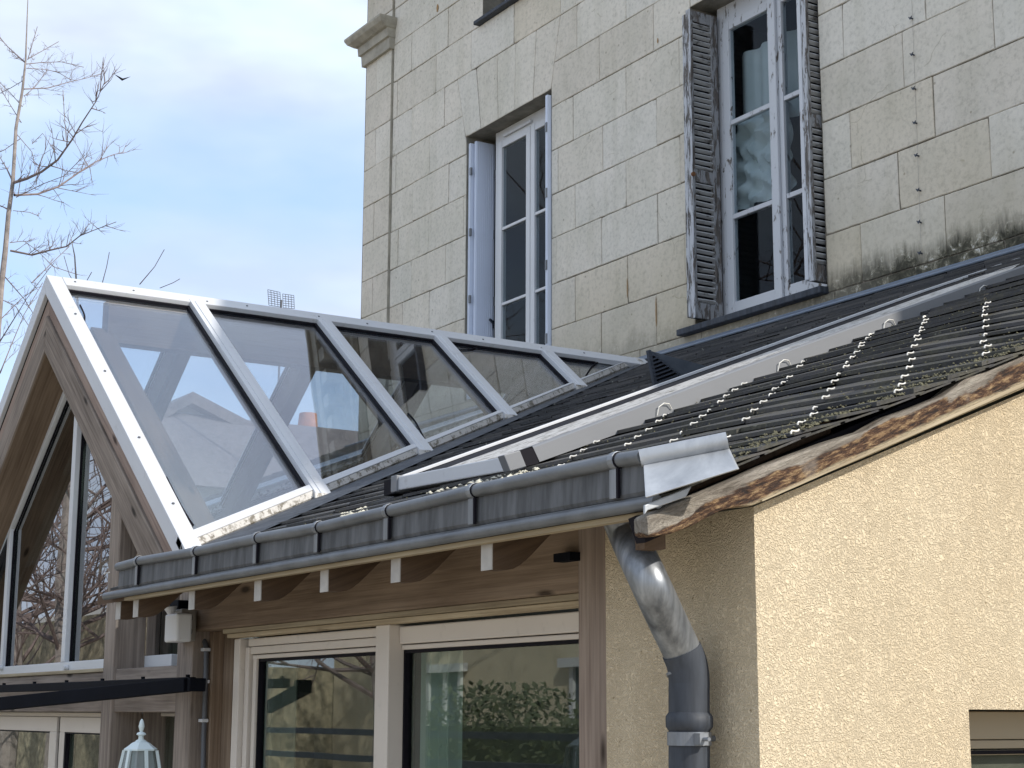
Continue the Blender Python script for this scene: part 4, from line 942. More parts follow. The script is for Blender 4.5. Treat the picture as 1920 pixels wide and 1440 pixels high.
# ridge cap
for side in (1, -1):
    a = [rp_(side, 0, YG+.0, .001), rp_(side, .072, YG, .001), rp_(side, .072, YG, -.03), rp_(side, 0, YG, -.03)]
    m_ = V((0, ridge_y1-YG, 0)); gr_.prism([p+V((0,.076,0)) for p in a], m_)
grf = gr_.build('glass_roof', MAT['alu'], ext, .003)
def vu(y): return (AZ-.045-(zr(y)+.02))/TS                     # distance of valley at y
YRS = []
for pxr in (348, 585, 803, 1003):
    # depth of the bar whose top sits in column pxr on the ridge
    lo, hi = 2.3, 5.8
    for _ in range(40):
        mid = (lo+hi)/2; q = V((AX, mid, AZ)); pxm = 960+FPX*q.dot(RT)/q.dot(FW)
        if pxm < pxr: lo = mid
        else: hi = mid
    YRS.append(lo)
for y in YRS:
    for side in (1, -1):
        u1 = vu(y)+.03
        m = MB(); wb = .075
        a = [rp_(side, .05, y, .004), rp_(side, u1, y, .004), rp_(side, u1, y, -.035), rp_(side, .05, y, -.035)]
        m.prism(a, (0, wb, 0)); 
        a = [rp_(side, .068, y+.022, .008), rp_(side, u1, y+.022, .008), rp_(side, u1, y+.022, .0), rp_(side, .068, y+.022, .0)]
        m.prism(a, (0, .03, 0)); m.build('glazing_bar', MAT['alu'], grf, .002)
        m = MB()
        for yy in (y-.012, y+wb): m.prism([rp_(side, .074, yy, -.022), rp_(side, u1-.02, yy, -.022), rp_(side, u1-.02, yy, -.037), rp_(side, .074, yy, -.037)], (0, .012, 0))
        m.build('gasket', MAT['black'], grf)
        if side == 1:
            e = rp_(1, u1, y, 0); m = MB()
            m.prism([e+V((.004,-.006,.006)), e+V((.004,wb+.006,.006)), e+V((.022,wb+.008,-.082)), e+V((.022,-.008,-.082))], (-.006, 0, -.002)); m.build('end_clip', MAT['alu_dirty'], grf, .002)
# panes, left slope included
ylist = [YG+.075]+YRS+[ridge_y1]
for side in (1, -1):
    m = MB()
    for a, b in zip(ylist, ylist[1:]):
        a_ = a+(.087 if a > 2.3 else 0); b_ = b-.012
        nn = V((side*TS, 0, 1)).normalized()
        m.prism([rp_(side, .066, a_, -.033), rp_(side, .066, b_, -.033), rp_(side, max(.066, vu(b_)-.03), b_, -.033), rp_(side, vu(a_)-.03, a_, -.033)], nn*-.006)
    m.build('pane', MAT['glass_roof'], grf)
sk = MB()
sk.prism([rp_(1, .0725, YG+.08, -.022), rp_(1, .082, YG+.08, -.022), rp_(1, .082, YG+.08, -.036), rp_(1, .0725, YG+.08, -.036)], (0, ridge_y1-YG-.4, 0)); sk.build('gasket', MAT['black'], grf)
# valley rail following the roof surface
for side in (1, -1):
    m = MB(); d = MB(); k = MB(); fl_ = MB()
    y0, y1 = YG+.0, ridge_y1-.04
    def q(y, du, off): return rp_(side, max(0.02, vu(y)+du), y, off)
    def strip(mb, du0, du1, off0, off1):
        mb.add([q(y0, du0, off0), q(y1, du0, off0), q(y1, du1, off1), q(y0, du1, off1)], [(0,1,2,3)])
    def bar4(mb, c):
        n_ = len(c); vs = [q(y0, *p) for p in c]+[q(y1, *p) for p in c]
        mb.add(vs, [tuple(range(n_)), tuple(range(2*n_-1, n_-1, -1))]+[(i, (i+1) % n_, n_+(i+1) % n_, n_+i) for i in range(n_)])
    bar4(m, [(-.045, -.002), (.0, .0), (.0, -.035), (-.045, -.035)])
    bar4(d, [(.0015, -.004), (.022, -.02), (.022, -.07), (.0015, -.06)])
    bar4(k, [(.010, -.0715), (.028, -.0715), (.028, -.08), (.010, -.08)])
    m.build('valley_rail', MAT['alu'], grf, .002); d.build('valley_flange', MAT['alu_dirty'], grf); k.build('gasket', MAT['black'], grf)
    fl_.add([V((q(y0,.03,0).x, y0, zr(y0)+.03)), V((q(y1,.03,0).x, y1, zr(y1)+.02)), V((q(y1,.03,0).x+side*.10, y1, zr(y1)+.013)), V((q(y0,.03,0).x+side*.34, y0, zr(y0)+.013))], [(0,1,2,3)])
    fl_.build('valley_flashing', MAT['zinc_dark'], grf)
en = MB(); pe = V((AX, ridge_y1, AZ)); en.prism([pe+V((-.11,0,-.085)), pe+V((0,0,.004)), pe+V((.12,0,-.085)), pe+V((.16,.02,-.18)), pe+V((-.16,.02,-.18))], (0, .04, 0)); en.build('ridge_end', MAT['alu_dirty'], grf, .004)
e = pe+V((.12,.0,-.09)); m = MB(); m.prism([e+V((0,-.03,.02)), e+V((.03,.05,.0)), e+V((.05,.05,-.09)), e+V((.03,-.03,-.09))], (-.006, 0, 0)); m.build('end_clip', MAT['alu_dirty'], grf, .002)
for i, y in enumerate([2.33, 2.62, 3.0, 3.22, 3.62, 3.9, 4.3, 4.62, 5.0, 5.3]):
    m = MB(); p = rp_(1, .035+.006*(i % 3), y, .001); nn = V((TS, 0, 1)).normalized(); m.tube([p, p+nn*.003], .0055, 8); m.build('screw', MAT['conduit'], grf)
for i, u in enumerate((.35, .82, 1.3, 1.72)):
    m = MB(); p = rp_(1, u, YG+.045, .002); nn = V((TS, 0, 1)).normalized(); m.tube([p, p+nn*.003], .006, 8); m.build('screw', MAT['conduit'], grf)
nP = V((TS, 0, 1)).normalized(); P0_ = rp_(1, .1, 3, -.028)
def onpane(px, py): r = ray(px, py); return r*(P0_.dot(nP)/r.dot(nP))
for pts_ in (((1099,704),(1101,700),(1107,691),(1113,684),(1122,679)), ((838,652),(855,656),(880,655),(902,648)), ((765,775),(778,790),(790,812),(800,832)), ((640,606),(665,615),(700,622),(728,623)), ((150,572),(158,590),(158,606)), ((312,895),(340,950),(362,985))):
    m = MB(); m.tube(catmull([onpane(*q_) for q_ in pts_], 5), .0045, 6); m.build('loose_gasket', MAT['black'], grf)
# interior timber of the glazed roof
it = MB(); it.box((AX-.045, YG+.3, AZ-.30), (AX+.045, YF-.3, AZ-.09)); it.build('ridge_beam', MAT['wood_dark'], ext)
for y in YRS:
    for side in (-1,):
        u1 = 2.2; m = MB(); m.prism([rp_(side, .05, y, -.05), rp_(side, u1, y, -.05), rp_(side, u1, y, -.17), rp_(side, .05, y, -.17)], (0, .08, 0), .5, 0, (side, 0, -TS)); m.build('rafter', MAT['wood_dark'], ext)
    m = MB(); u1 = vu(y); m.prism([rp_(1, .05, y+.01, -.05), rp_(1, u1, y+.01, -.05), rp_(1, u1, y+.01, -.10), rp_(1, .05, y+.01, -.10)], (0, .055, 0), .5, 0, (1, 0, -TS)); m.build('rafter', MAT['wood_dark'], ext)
m = MB(); m.tube([atX(1118, 662, AX+.2)*1.0, atX(1105, 672, AX+.22), atX(1098, 690, AX+.3)], .011, 8)
# ---------------- louvred vent on the roof
vy = None
vent = MB(); p0 = atR(1230, 722, .01); X_ = p0.x
a = atX(1216, 657, X_+.0); b_v = V((a.x, a.y, zr(a.y)+.01)); c_v = atX(1280, 697, X_)
vy0 = atR(1228, 722, .01)
# triangular dormer: face towards the camera-left, blade roof behind
A_ = atX(1216, 657, vy0.x); B_ = V((vy0.x, vy0.y, vy0.z)); Cc = atR(1312, 692, .012)
vdir = (Cc-B_)
vent.prism([A_, B_, B_+V((0,.012,.0)), A_+V((0,.012,0))], (-.01,0,0))
T_ = A_; R_ = atR(1276, 704, .012)
Bk = atR(1330, 688, .012)
vent.add([T_, R_, Bk], [(0,1,2)])
vent.add([T_, Bk, B_+V((-.25,.25,.11))], [(0,1,2)])
vo_ = vent.build('roof_vent', MAT['zinc_flash'], ext)
lv = MB(); n = 9
for i in range(n):
    t = (i+.5)/n; a = T_+(B_-T_)*t; b = T_+(R_-T_)*t
    lv.beam(a, b, .02, .006, (0,-1,1))
lv.build('louvre', MAT['anthra'], vo_)
bkk = MB(); off = V((-.02,.02,-.004)); bkk.quad([T_+off, B_+off, R_+off]); bkk.build('backing', MAT['black'], vo_)
ef = MB(); ef.beam(T_, B_, .016, .016); ef.beam(T_, R_, .008, .008); ef.build('vent_frame', MAT['anthra'], vo_)
# ---------------- rail mounted blind on the roof
blind = root('roof_blind', 'long white aluminium roller blind with two rails lying on the slate slope', 'roof blind')
XBL, XBR = -4.84, -3.96
A0, A1_, A2_ = atX(747, 893, XBL), atX(1725, 545, XBL), atX(1925, 478, XBL)
B0, B1_, B2_ = atX(747, 912, XBL), atX(1725, 562, XBL), atX(1925, 497, XBL)
A0e = A2_+(A2_-A1_)*.5
m = MB()
def railseg(mb, p, q, w_, h_): 
    mb.prism([p, p+V((w_,0,0)), p+V((w_,0,-h_)), p+V((0,0,-h_))], q-p)
railseg(m, A0, A1_, .030, .05); railseg(m, A1_+V((0,.002,0)), A2_, .030, .05); railseg(m, A2_, A0e, .030, .05)
m.build('guide_rail', MAT['alu'], blind, .002)
m = MB(); railseg(m, A0+V((-.03,0,-.012)), A1_+V((-.03,0,-.012)), .028, .03); railseg(m, A1_+V((-.03,0,-.012)), A2_+V((-.03,0,-.012)), .028, .03); m.build('rail_flange', MAT['alu_grey'], blind)
m = MB(); railseg(m, A0+V((.034,0,-.010)), A1_+V((.034,0,-.010)), .02, .012); railseg(m, A1_+V((.034,0,-.01)), A2_+V((.034,0,-.01)), .02, .012); m.build('rail_channel', MAT['black'], blind)
# glass sheet between the rails
C0, C1, C2 = atX(1000, 836, XBR), atX(1500, 648, XBR), atX(1925, 495, XBR)
D0, D1, D2 = atX(1012, 866, XBR), atX(1500, 690, XBR), atX(1925, 528, XBR)
LA = [A0+V((.034,0,-.012)), A1_+V((.034,0,-.012)), A2_+V((.034,0,-.012))]; RC = [C0+V((-.1,0,-.012)), C0+(A1_-A0)*((C2-C0).length/(A2_-A0).length*(A1_-A0).length/(A1_-A0).length)+V((-.1,0,-.01)), C2+V((-.1,0,-.014))]
RC[1] = C0+(C2-C0)*((A1_-A0).length/(A2_-A0).length)+V((-.1,0,-.012))
def strip3(t0, t1, dz, name, mat):
    m = MB(); a = [p+(q-p)*t0+V((0,0,dz)) for p, q in zip(LA, RC)]; b = [p+(q-p)*t1+V((0,0,dz)) for p, q in zip(LA, RC)]
    m.add(a+b, [(0,1,4,3), (1,2,5,4)]); return m.build(name, mat, blind)
strip3(0, .36, 0, 'dark_channel', MAT['black']); strip3(.36, .93, .002, 'blind_cover', MAT['alu_dirty']); strip3(.93, 1, 0, 'seam', MAT['zinc_dark'])
m = MB()
for p, q in ((C0, C1), (C1, C2)):
    dp_, dq = (D0 if p is C0 else D1), (D1 if p is C0 else D2)
    m.add([p+V((-.10,0,-.004)), q+V((-.10,0,-.004)), q+V((-.006,0,0)), p+V((-.006,0,0)), q+V((0,0,-.006)), p+V((0,0,-.006)), dq, dp_, dq+V((-.10,0,0)), dp_+V((-.10,0,0))],
          [(0,1,2,3), (3,2,4,5), (5,4,6,7), (7,6,8,9), (9,8,1,0)])
m.build('blind_case', MAT['alu_grey'], blind)
m = MB(); m.prism([C0+V((-.032,-.045,-.016)), C0+V((-.001,-.045,-.016)), D0+V((-.001,-.045,-.016)), D0+V((-.032,-.045,-.016))], (0,.044,.012)); m.build('case_end', MAT['black'], blind)
m = MB(); m.prism([C0+V((-.034,-.10,-.035)), C0+V((.002,-.10,-.035)), D0+V((.002,-.10,-.035)), D0+V((-.034,-.10,-.035))], (0,.054,.018)); m.build('end_bracket', MAT['alu_grey'], blind, .002)
FB0, FB1 = atY(757, 908, A0.y-.02), atY(976, 868, A0.y-.02)
m = MB(); m.beam(FB0, FB1, .05, .045, (0,0,1)); m.build('front_bar', MAT['alu'], blind, .004)
m = MB(); m.beam(FB0+V((-.03,0,.0)), FB0+V((.01,0,.0)), .065, .055); m.build('end_bracket', MAT['alu_grey'], blind, .003)
m = MB(); m.beam(FB0+V((-.11,.01,-.002)), FB0+V((-.035,.01,-.002)), .05, .05); m.build('end_cap', MAT['black'], blind)
m = MB(); m.beam(FB0+V((0,.02,-.034)), FB1+V((0,.02,-.034)), .04, .012); m.build('seal', MAT['black'], blind)
for px, py in ((1243, 765), (1468, 683), (1665, 607), (1843, 543)):
    p = atX(px, py, XBR+.004); m = MB(); dd = (C1-C0).normalized(); 
    m.tube([p-dd*.024+V((0,0,-.016)), p-dd*.02+V((.004,0,.008)), p+V((.005,0,.014)), p+dd*.022+V((.004,0,.006)), p+dd*.036+V((0,0,-.014))], .0018, 6); m.build('clip', MAT['steel'], blind)
# ---------------- downpipe
YP = YW-.062
pc = [atY(1160, 975, YE+.10), atY(1172, 1002, YE+.105)]
pth = [(1163, 968, YE+.10), (1180, 1010, YE+.11), (1215, 1085, 2.0-.06), (1252, 1165, 2.02-.02), (1276, 1215, YP-.02), (1288, 1245, YP-.005), (1292, 1275, YP), (1292, 1310, YP), (1292.5, 1500, YP)]
pts = [atY(*a) for a in pth]
# smooth the path
RPD = .0385
pp_ = [pts[0]]+pts[1:]
pm = MB(); pm.tube(catmull(pts[:6], 7), [RPD+.006]+[RPD]*35, 28) if False else pm.tube(catmull(pts[:6], 7), RPD, 28)
po = pm.build('downpipe', MAT['zinc_pipe'], ext, 0, True)
pm = MB(); lowp = [pts[4]+(pts[5]-pts[4])*.15]+pts[5:]
last = V((lowp[-1].x, lowp[-1].y, ZB)); pm.tube(catmull(lowp, 6)+[last], RPD+.002, 28); pm.build('lower_pipe', MAT['zinc_dark'], po, 0, True)
pb = MB(); c = atY(1292.5, 1357, YP); pb.tube([c+V((0,0,.022)), c+V((0,0,.014)), c+V((0,0,-.006)), c+V((0,0,-.014))], [RPD+.002, RPD+.008, RPD+.008, RPD+.002], 28); pb.build('pipe_socket', MAT['zinc_dark'], po, 0, True)
pb = MB(); c = atY(1292.5, 1385, YP); pb.tube([c+V((0,0,.013)), c+V((0,0,-.013))], RPD+.005, 28); pb.box(c+V((RPD+.002,-.02,-.011)), c+V((RPD+.02,.0,.011))); pb.tube([c+V((RPD+.01,-.01,0)), c+V((RPD+.036,-.01,0))], .004, 8); pb.tube([c+V((.0,RPD,0)), c+V((.0,RPD+.05,0))], .006, 8); pb.build('pipe_clamp', MAT['zinc'], po, 0, True)
pb = MB(); c = atY(1289, 1262, YP); pb.tube([c+V((0,0,.003)), c+V((.001,0,-.003))], RPD+.0035, 28); pb.build('pipe_seam', MAT['zinc'], po, 0, True)
# ---------------- things on the wall
# flood light / sensor box
fx = root('sensor_light', 'small white and grey outdoor sensor box fixed on the timber post under the eave', 'sensor light')
yb_ = YT-.03
m = MB(); a = atY(330, 1145, yb_); b = atY(353, 1202, yb_); m.box((a.x, yb_-.03, b.z), (b.x, YT-.001, a.z)); m.build('housing', MAT['grey_plastic'], fx, .006)
m = MB()
for t in (.3, .72):
    c = V((b.x-.001, YT-.035, b.z+(a.z-b.z)*t)); m.tube([c, c+V((.004,0,0))], .018, 16)
m.build('cable_knockout', MAT['conduit'], fx)
a = atY(309, 1152, yb_-.09); b = atY(328, 1203, yb_-.09); m = MB(); m.box((a.x, yb_-.09, b.z), (b.x+.01, yb_-.032, a.z)); m.build('cover', MAT['upvc'], fx, .008)
m = MB(); c = atY(322, 1145, yb_-.05); m.tube([c+V((0,0,-.015)), c+V((-.003,-.004,.012))], [.012, .024], 14); m.build('sensor_head', MAT['upvc'], fx, 0, True)
m = MB(); a = atY(333, 1133, yb_); m.box(a+V((-.03,-.02,-.02)), a+V((.06,.02,.012))); m.build('mounting_arm', MAT['black_metal'], fx, .003)
# folding arm awning (black bars)
aw = root('black_awning_frame', 'black metal awning rail crossing in front of the timber gable posts', 'awning')
yr = YT-.06
P0 = atY(-40, 1292, yr); P1 = atY(360, 1280, yr)
m = MB(); m.beam(V((P0.x, yr, (P0.z+P1.z)/2)), V((P1.x, yr, (P0.z+P1.z)/2)), .03, .034); m.build('wall_rail', MAT['black_metal'], aw, .003)
zr_ = (P0.z+P1.z)/2
m = MB(); q0 = atY(352, 1284, yr-.045); q1 = atY(-30, 1323, yr-.42); m.beam(q0, q1, .035, .046, w1=.035, h1=.05); m.build('arm', MAT['black_metal'], aw, .003)
m = MB(); m.beam(atY(366, 1284, yr-.02), atY(371, 1284, yr-.02), .06, .045); m.build('end_cap', MAT['black_metal'], aw, .003)
for px in (8, 65, 125, 192, 268, 352):
    m = MB(); p = atY(px, 1276, yr); m.tube([V((p.x, yr, zr_+.016)), V((p.x, yr, zr_+.026))], .008, 8); m.build('bolt', MAT['black_metal'], aw)
# garden lantern on a slim post
YLN = 1.62
lt_ = root('garden_lantern', 'pale green six sided garden lantern with pointed finial before the timber wall', 'lantern')
c = atY(262, 1440, YLN); cz = c.z; Lx, Ly = c.x, c.y
def zpx(py): return atY(262, py, YLN).z
m = MB(); m.tube([(Lx,Ly,GROUND),(Lx,Ly,GROUND+.06),(Lx,Ly,cz-.28)], [.09,.03,.025], 12); m.build('pole', MAT['lamp_white'], lt_, 0, True)
prof = [(1348,.002),(1352,.006),(1362,.010),(1366,.008),(1372,.005),(1374,.013),(1377,.016),(1380,.008),(1386,.009),(1388,.016),(1390,.018)]
m = MB(); m.tube([(Lx,Ly,zpx(a)) for a, _ in prof], [r*.85 for _, r in prof], 14); m.build('finial', MAT['lamp_white'], lt_, 0, True)
m = MB(); rt_ = [(1390,.016),(1393,.026),(1399,.037),(1404,.048),(1407,.048)]; m.tube([(Lx,Ly,zpx(a)) for a, _ in rt_], [r for _, r in rt_], 6); m.build('cap', MAT['lamp_white'], lt_)
zt1, zb3 = zpx(1407), zpx(1407)-.24; m = MB()
for k in range(6):
    a = k*math.pi/3+.0; n0 = V((math.cos(a), math.sin(a), 0)); pA = V((Lx,Ly,zt1))+n0*.045; pB = V((Lx,Ly,zb3))+n0*.092; m.beam(pA, pB, .008, .008)
m.build('frame', MAT['lamp_white'], lt_)
m = MB(); m.tube([(Lx,Ly,zb3+.01),(Lx,Ly,zb3)], .096, 6); m.tube([(Lx,Ly,zb3),(Lx,Ly,zb3-.05)], [.088,.03], 6); m.build('base', MAT['lamp_white'], lt_)
m = MB(); m.tube([(Lx,Ly,zt1),(Lx,Ly,zb3)], [.042,.086], 6, caps=False); m.build('pane', m_glass('lantern_glass', (.6,.66,.66), .05, .1, .35, (.5,.55,.55)), lt_)
# ================================================================== TREES
def twigs(mb, p, d, L_, r, depth, spread=.6):
    n = 3; pts = [p]; dd = d.normalized()
    for i in range(n):
        dd = (dd+V((random.gauss(0,.12), random.gauss(0,.12), random.gauss(.05,.1)))).normalized(); pts.append(pts[-1]+dd*L_/n)
    mb.tube(pts, [r*(1-.75*i/n) for i in range(n+1)], 5 if r > .01 else 4, caps=False)
    if depth <= 0: return
    k = random.randint(2, 4)
    for _ in range(k):
        t = random.uniform(.25, .95); i = min(n-1, int(t*n)); q = pts[i]+(pts[i+1]-pts[i])*(t*n-i)
        s = V((random.gauss(0,1), random.gauss(0,1), random.gauss(.3,.6))).normalized()
        twigs(mb, q, (dd*.8+s*spread), L_*random.uniform(.4, .7), r*.55, depth-1, spread)
def pxtree(name, X, trunk, rad, limbs, label, group, extra=2):
    r = root(name, label, 'tree', group); P = [atX(a, b, X) for a, b in trunk]
    base = V((P[0].x, P[0].y, GROUND)); m = MB(); path = [base]+P; n = len(path)
    m.tube(path, [rad*(1-.9*i/(n-1)) for i in range(n)], 8); m.build('trunk', MAT['bark'], r, 0, True)
    cr = MB()
    for pts, r0 in limbs:
        off = random.uniform(-1, 1); Q = []
        for i, (a, b) in enumerate(pts): Q.append(atX(a, b, X+off*i*.25))
        k = len(Q); cr.tube(Q, [max(.0035, r0*.75*(1-.8*i/(k-1))) for i in range(k)], 6, caps=False)
        for i in range(k-1):
            for _ in range(extra):
                t = random.random(); q = Q[i]+(Q[i+1]-Q[i])*t; d = (Q[i+1]-Q[i]).normalized()
                s = V((random.gauss(0,.6), random.gauss(0,.7), random.gauss(.15,.7)))
                twigs(cr, q, d*.7+s*.8, (Q[-1]-Q[0]).length*random.uniform(.08, .22), max(.0028, r0*.28), 1)
    cr.build('crown', MAT['twig'], r); return r
XT = -17
limbs = [([(24,343),(50,335),(78,322),(108,300),(135,262),(155,228),(180,190),(197,152)], .022), ([(27,366),(70,364),(110,350),(150,322),(180,303),(212,290),(232,285)], .018),
 ([(45,167),(90,165),(125,155),(160,147),(190,138)], .010), ([(50,120),(80,117),(115,116),(157,126)], .008), ([(48,118),(30,102),(12,85),(0,70)], .012), ([(52,112),(60,85),(70,50)], .007),
 ([(53,110),(80,95),(110,78)], .007), ([(45,180),(58,170),(75,150),(88,132)], .006), ([(50,128),(85,130),(110,136),(133,150)], .006), ([(20,395),(0,385)], .016), ([(24,340),(12,315),(0,295)], .014),
 ([(20,470),(60,478),(90,470),(125,462),(150,442),(175,432),(218,416)], .016), ([(60,530),(90,500),(130,462)], .008), ([(25,395),(55,398),(73,405)], .005), ([(18,455),(45,452),(70,470),(100,500),(146,515)], .006),
 ([(30,250),(60,285),(65,310)], .006), ([(60,270),(80,250),(100,280),(108,290)], .005), ([(30,370),(80,345),(120,330),(160,290)], .007), ([(118,168),(120,205),(124,262)], .004),
 ([(10,520),(45,560),(70,600),(60,660)], .008), ([(0,640),(25,600),(50,560),(95,500)], .01), ([(0,600),(40,560),(70,540)], .007), ([(0,560),(30,575),(60,620),(70,640)], .006), ([(0,700),(20,650),(45,590),(80,530)], .009),
 ([(40,230),(15,190),(0,165)], .006), ([(42,200),(20,175),(0,155)], .006), ([(45,150),(20,165),(0,175)], .005), ([(38,260),(10,280),(0,285)], .006)]
pxtree('bare_tree', XT, [(-6,640),(2,540),(10,470),(16,400),(24,343),(30,240),(42,170),(48,115),(50,60),(53,-20)], .038, limbs, 'bare pale tree rising at the left edge of the sky', None, 4)
pxtree('bare_sapling', -15, [(150,700),(145,560),(140,480),(132,440)], .02, [([(192,530),(200,500),(205,473)], .006), ([(262,533),(290,500),(308,468)], .007), ([(300,540),(325,530),(337,523)], .005), ([(140,560),(155,540),(172,510)], .006), ([(145,540),(130,515),(120,480)], .006)], 'thin bare sapling twigs poking above the white ridge of the glazed roof', None, 0)
# bird
bd_ = MB(); p = atX(230, 147, -40); bd_.add([p+V((0,-.25,.08)), p, p+V((0,.22,.10)), p+V((.1,0,-.05)), p+V((-.1,.02,-.03))], [(0,1,3), (1,2,3), (0,1,4), (1,2,4)]); tag(bd_.build('bird', MAT['black']), 'tiny dark bird flying in the cloudy sky', 'bird')
# ================================================================== NEIGHBOURS
nh = root('neighbour_house', 'grey rendered gabled house seen through the left panes of the glazed roof', 'house')
XN = -24
def n_(px, py): return atX(px, py, XN)
ga = [n_(180, 858), n_(352, 762), n_(640, 912)]
ga[0].z = ga[0].z; m = MB()
m.prism([V((XN, ga[0].y, GROUND)), ga[0], ga[1], ga[2], V((XN, ga[2].y, GROUND))], (-8, 0, 0)); m.build('wall', MAT['grey_wall'], nh)
m = MB()
for a, b in ((ga[1], ga[0]+(ga[0]-ga[1])*.05), (ga[1], ga[2])):
    m.prism([a+V((.2,0,.02)), b+V((.2,0,.02)), b+V((.2,0,.2)), a+V((.2,0,.2))], (-8.4, 0, 0))
m.build('roof', MAT['tile'], nh)
m = MB(); c0_ = atX(572, 870, XN-1.5); c1_ = atX(612, 815, XN-1.5); m.box((XN-2.2, c0_.y, c0_.z-2.0), (XN-1.5, c1_.y, c1_.z-.1)); ch = m.build('chimney', MAT['grey_wall'], nh)
m = MB(); cc = V((XN-1.85, (c0_.y+c1_.y)/2, c1_.z-.1)); m.tube([cc, cc+V((0,0,.5))], [.2, .15], 16); m.build('chimney_pot', MAT['terracotta'], ch, 0, True)
h2_ = root('distant_roof_house', 'low house with tiled roof hidden behind the glazed ridge carrying the aerial', 'house')
XA = -22
pA = atX(525, 545, XA); m = MB(); m.box((XA-4, pA.y-3, GROUND), (XA+.0, pA.y+3, pA.z-3.0)); m.build('wall', MAT['grey_wall'], h2_)
m = MB(); m.prism([(XA+.2, pA.y-3.2, pA.z-3.0), (XA-2, pA.y-3.2, pA.z-1.6), (XA-4.2, pA.y-3.2, pA.z-3.0)], (0, 6.4, 0)); m.build('roof', MAT['tile'], h2_)
ta = root('tv_antenna', 'grid style television aerial standing above the white ridge beside the stone house', 'antenna')
m = MB(); mast = atX(527, 575, XA); m.tube([V((mast.x, mast.y, pA.z-2.0)), V((mast.x, mast.y, mast.z+.10))], .018, 8); m.build('mast', MAT['conduit'], ta)
m = MB(); g00, g10, g01, g11 = atX(502, 543, XA), atX(525, 548, XA), atX(504, 572, XA), atX(527, 576, XA)
def grid(q00, q10, q01, q11, nx_, nz_):
    for i in range(nx_+1): m.tube([q00+(q10-q00)*i/nx_, q01+(q11-q01)*i/nx_], .0045, 4)
    for j in range(nz_+1): m.tube([q00+(q01-q00)*j/nz_, q10+(q11-q10)*j/nz_], .0045, 4)
grid(g00, g10, g01, g11, 4, 7); grid(atX(530, 551, XA), atX(551, 554, XA), atX(531, 577, XA), atX(552, 579, XA), 4, 6); m.build('reflector_grid', MAT['conduit'], ta)
# ---------------- garden behind the camera side, seen only as reflections
def leafmass(name, x0, x1, y0, y1, z0, z1, n, label):
    r = root(name, label, 'hedge'); m = MB()
    for k in range(n):
        x, y, z = random.uniform(x0, x1), random.uniform(y0, y1), random.uniform(z0, z1)
        s = random.uniform(.02, .055); u = V((random.gauss(0,1), random.gauss(0,1), random.gauss(0,1))).normalized(); v_ = u.cross(V((.3,.5,.8))).normalized(); p = V((x, y, z+.18*math.sin(x*2.1)))
        m.add([p-u*s, p+v_*s*.5, p+u*s, p-v_*s*.5], [(0,1,2,3)], None, .5, k % 2)
    m.build('foliage', [MAT['leaf'], MAT['leaf2']], r)
    c_ = MB(); c_.box((x0+.2, y0+.15, GROUND), (x1-.2, y1-.15, z1-.25)); c_.build('core', MAT['leaf'], r)
leafmass('hedge', -15.5, -6.2, -4.6, -3.5, GROUND, .12, 26000, 'clipped green hedge reflected in the sliding window')
ch_ = root('cream_house', 'cream rendered house with white window reflected in the sliding window', 'house')
m = MB(); m.box((-26, -13, GROUND), (-12.5, -8, 3.2)); m.build('wall', MAT['cream_wall'], ch_)
m = MB(); m.prism([(-26.3, -7.7, 3.2), (-12.2, -7.7, 3.2), (-12.2, -10.5, 5), (-26.3, -10.5, 5)], (0, 0, .12)); m.build('roof', MAT['tile'], ch_)
for cxw_ in (-22.5, -18.0, -14.5):
    m = MB(); m.box((cxw_-.8, -7.99, -.3), (cxw_+.8, -7.94, -.24)); m.box((cxw_-.95, -7.99, .6), (cxw_+.95, -7.85, .72))
    for t in (-.8, -.27, .27, .74): m.box((cxw_+t, -7.99, -.24), (cxw_+t+.09, -7.94, .6))
    w_ = m.build('window', MAT['upvc'], ch_); m = MB(); m.box((cxw_-.78, -8.0, -.28), (cxw_+.78, -7.985, .61)); m.build('pane', MAT['dark_room'], w_)
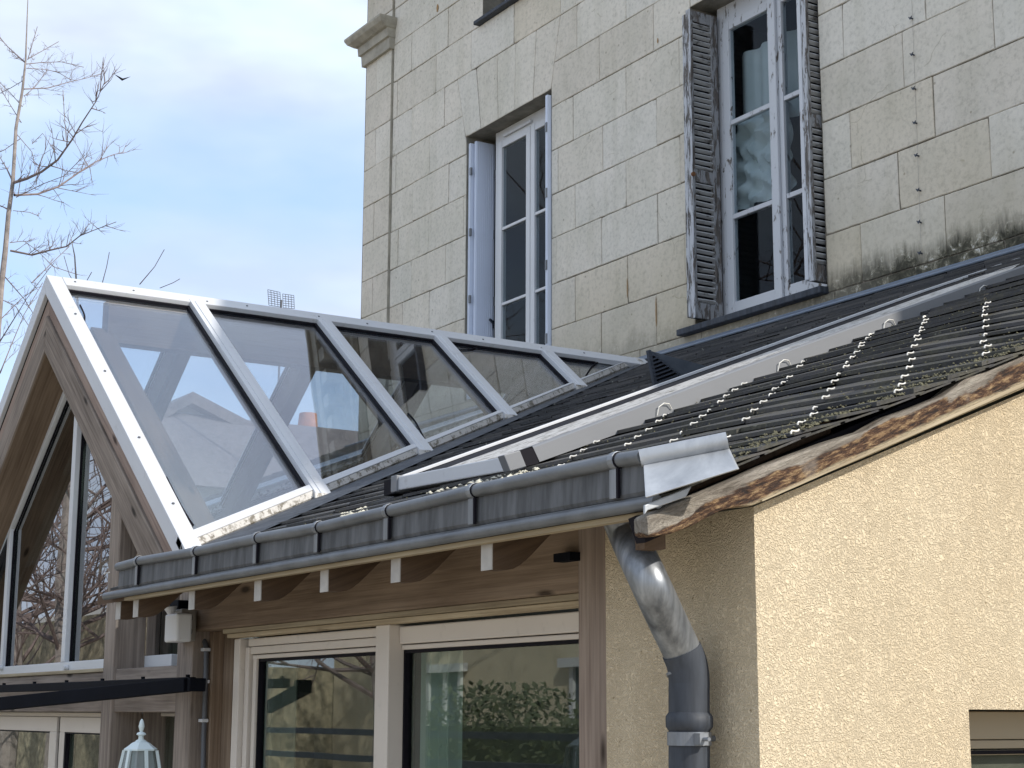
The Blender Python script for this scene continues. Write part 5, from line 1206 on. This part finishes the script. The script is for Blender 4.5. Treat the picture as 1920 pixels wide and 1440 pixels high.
gw_ = MB(); gw_.box((-60, -4.2, GROUND), (-24, -3.7, 1.5)); tag(gw_.build('garden_wall', MAT['ivory_wall']), 'old rubble garden wall reflected in the gable window', 'wall')
gs = root('garden_shed', 'low grey shed with corrugated roof reflected in the left pane of the sliding window', 'shed')
m = MB(); m.box((-46, -9.5, GROUND), (-26.6, -6.4, .75)); m.build('wall', MAT['ivory_wall'], gs)
m = MB(); m.prism([(-46.3, -6.1, .75), (-26.3, -6.1, .75), (-26.3, -8.5, 2.4), (-46.3, -8.5, 2.4)], (0, 0, .08)); m.build('roof', MAT['grey_wall'], gs)
sc_ = root('slatted_screen', 'dark horizontal slatted garden screen reflected in the sliding window', 'screen')
m = MB()
for k in range(8): m.box((-15.2, -1.1, -1.5+.19*k), (-5.2, -1.06, -1.455+.19*k))
m.build('slats', MAT['anthra'], sc_); m = MB(); m.box((-15.3, -1.14, GROUND), (-15.2, -1.04, .0)); m.build('post', MAT['anthra'], sc_); m = MB(); m.box((-5.2, -1.14, GROUND), (-5.1, -1.04, .0)); m.build('post', MAT['anthra'], sc_)
for i, (x, y) in enumerate(((-21, -1.7), (-26, -2.5), (-32, -3.0), (-17.5, -4.4), (-38, -4.6))):
    r = root('leafless_tree', ['tangled leafless tree reflected in the gable window, nearest the mullion', 'tangled leafless tree reflected behind the first, over the rubble wall', 'furthest leafless tree reflected in the gable window', 'leafless tree reflected beside the clipped hedge', 'tall leafless tree at the far end of the rubble wall, seen in reflection'][i], 'tree', 'leafless garden trees seen in reflection')
    m = MB(); m.tube([(x,y,GROUND),(x+.1,y,0),(x,y+.1,1.6),(x-.1,y,3.6),(x,y,6.5)], [.16,.13,.10,.07,.02], 8); m.build('trunk', MAT['bark'], r, 0, True)
    m = MB()
    for _ in range(46): twigs(m, V((x, y+.05, random.uniform(-.3, 6))), V((random.gauss(0,1.2), random.gauss(0,.8), random.uniform(.0,1.3))), random.uniform(1.3, 3.0), .032, 3, .9)
    m.build('crown', MAT['twig'], r)
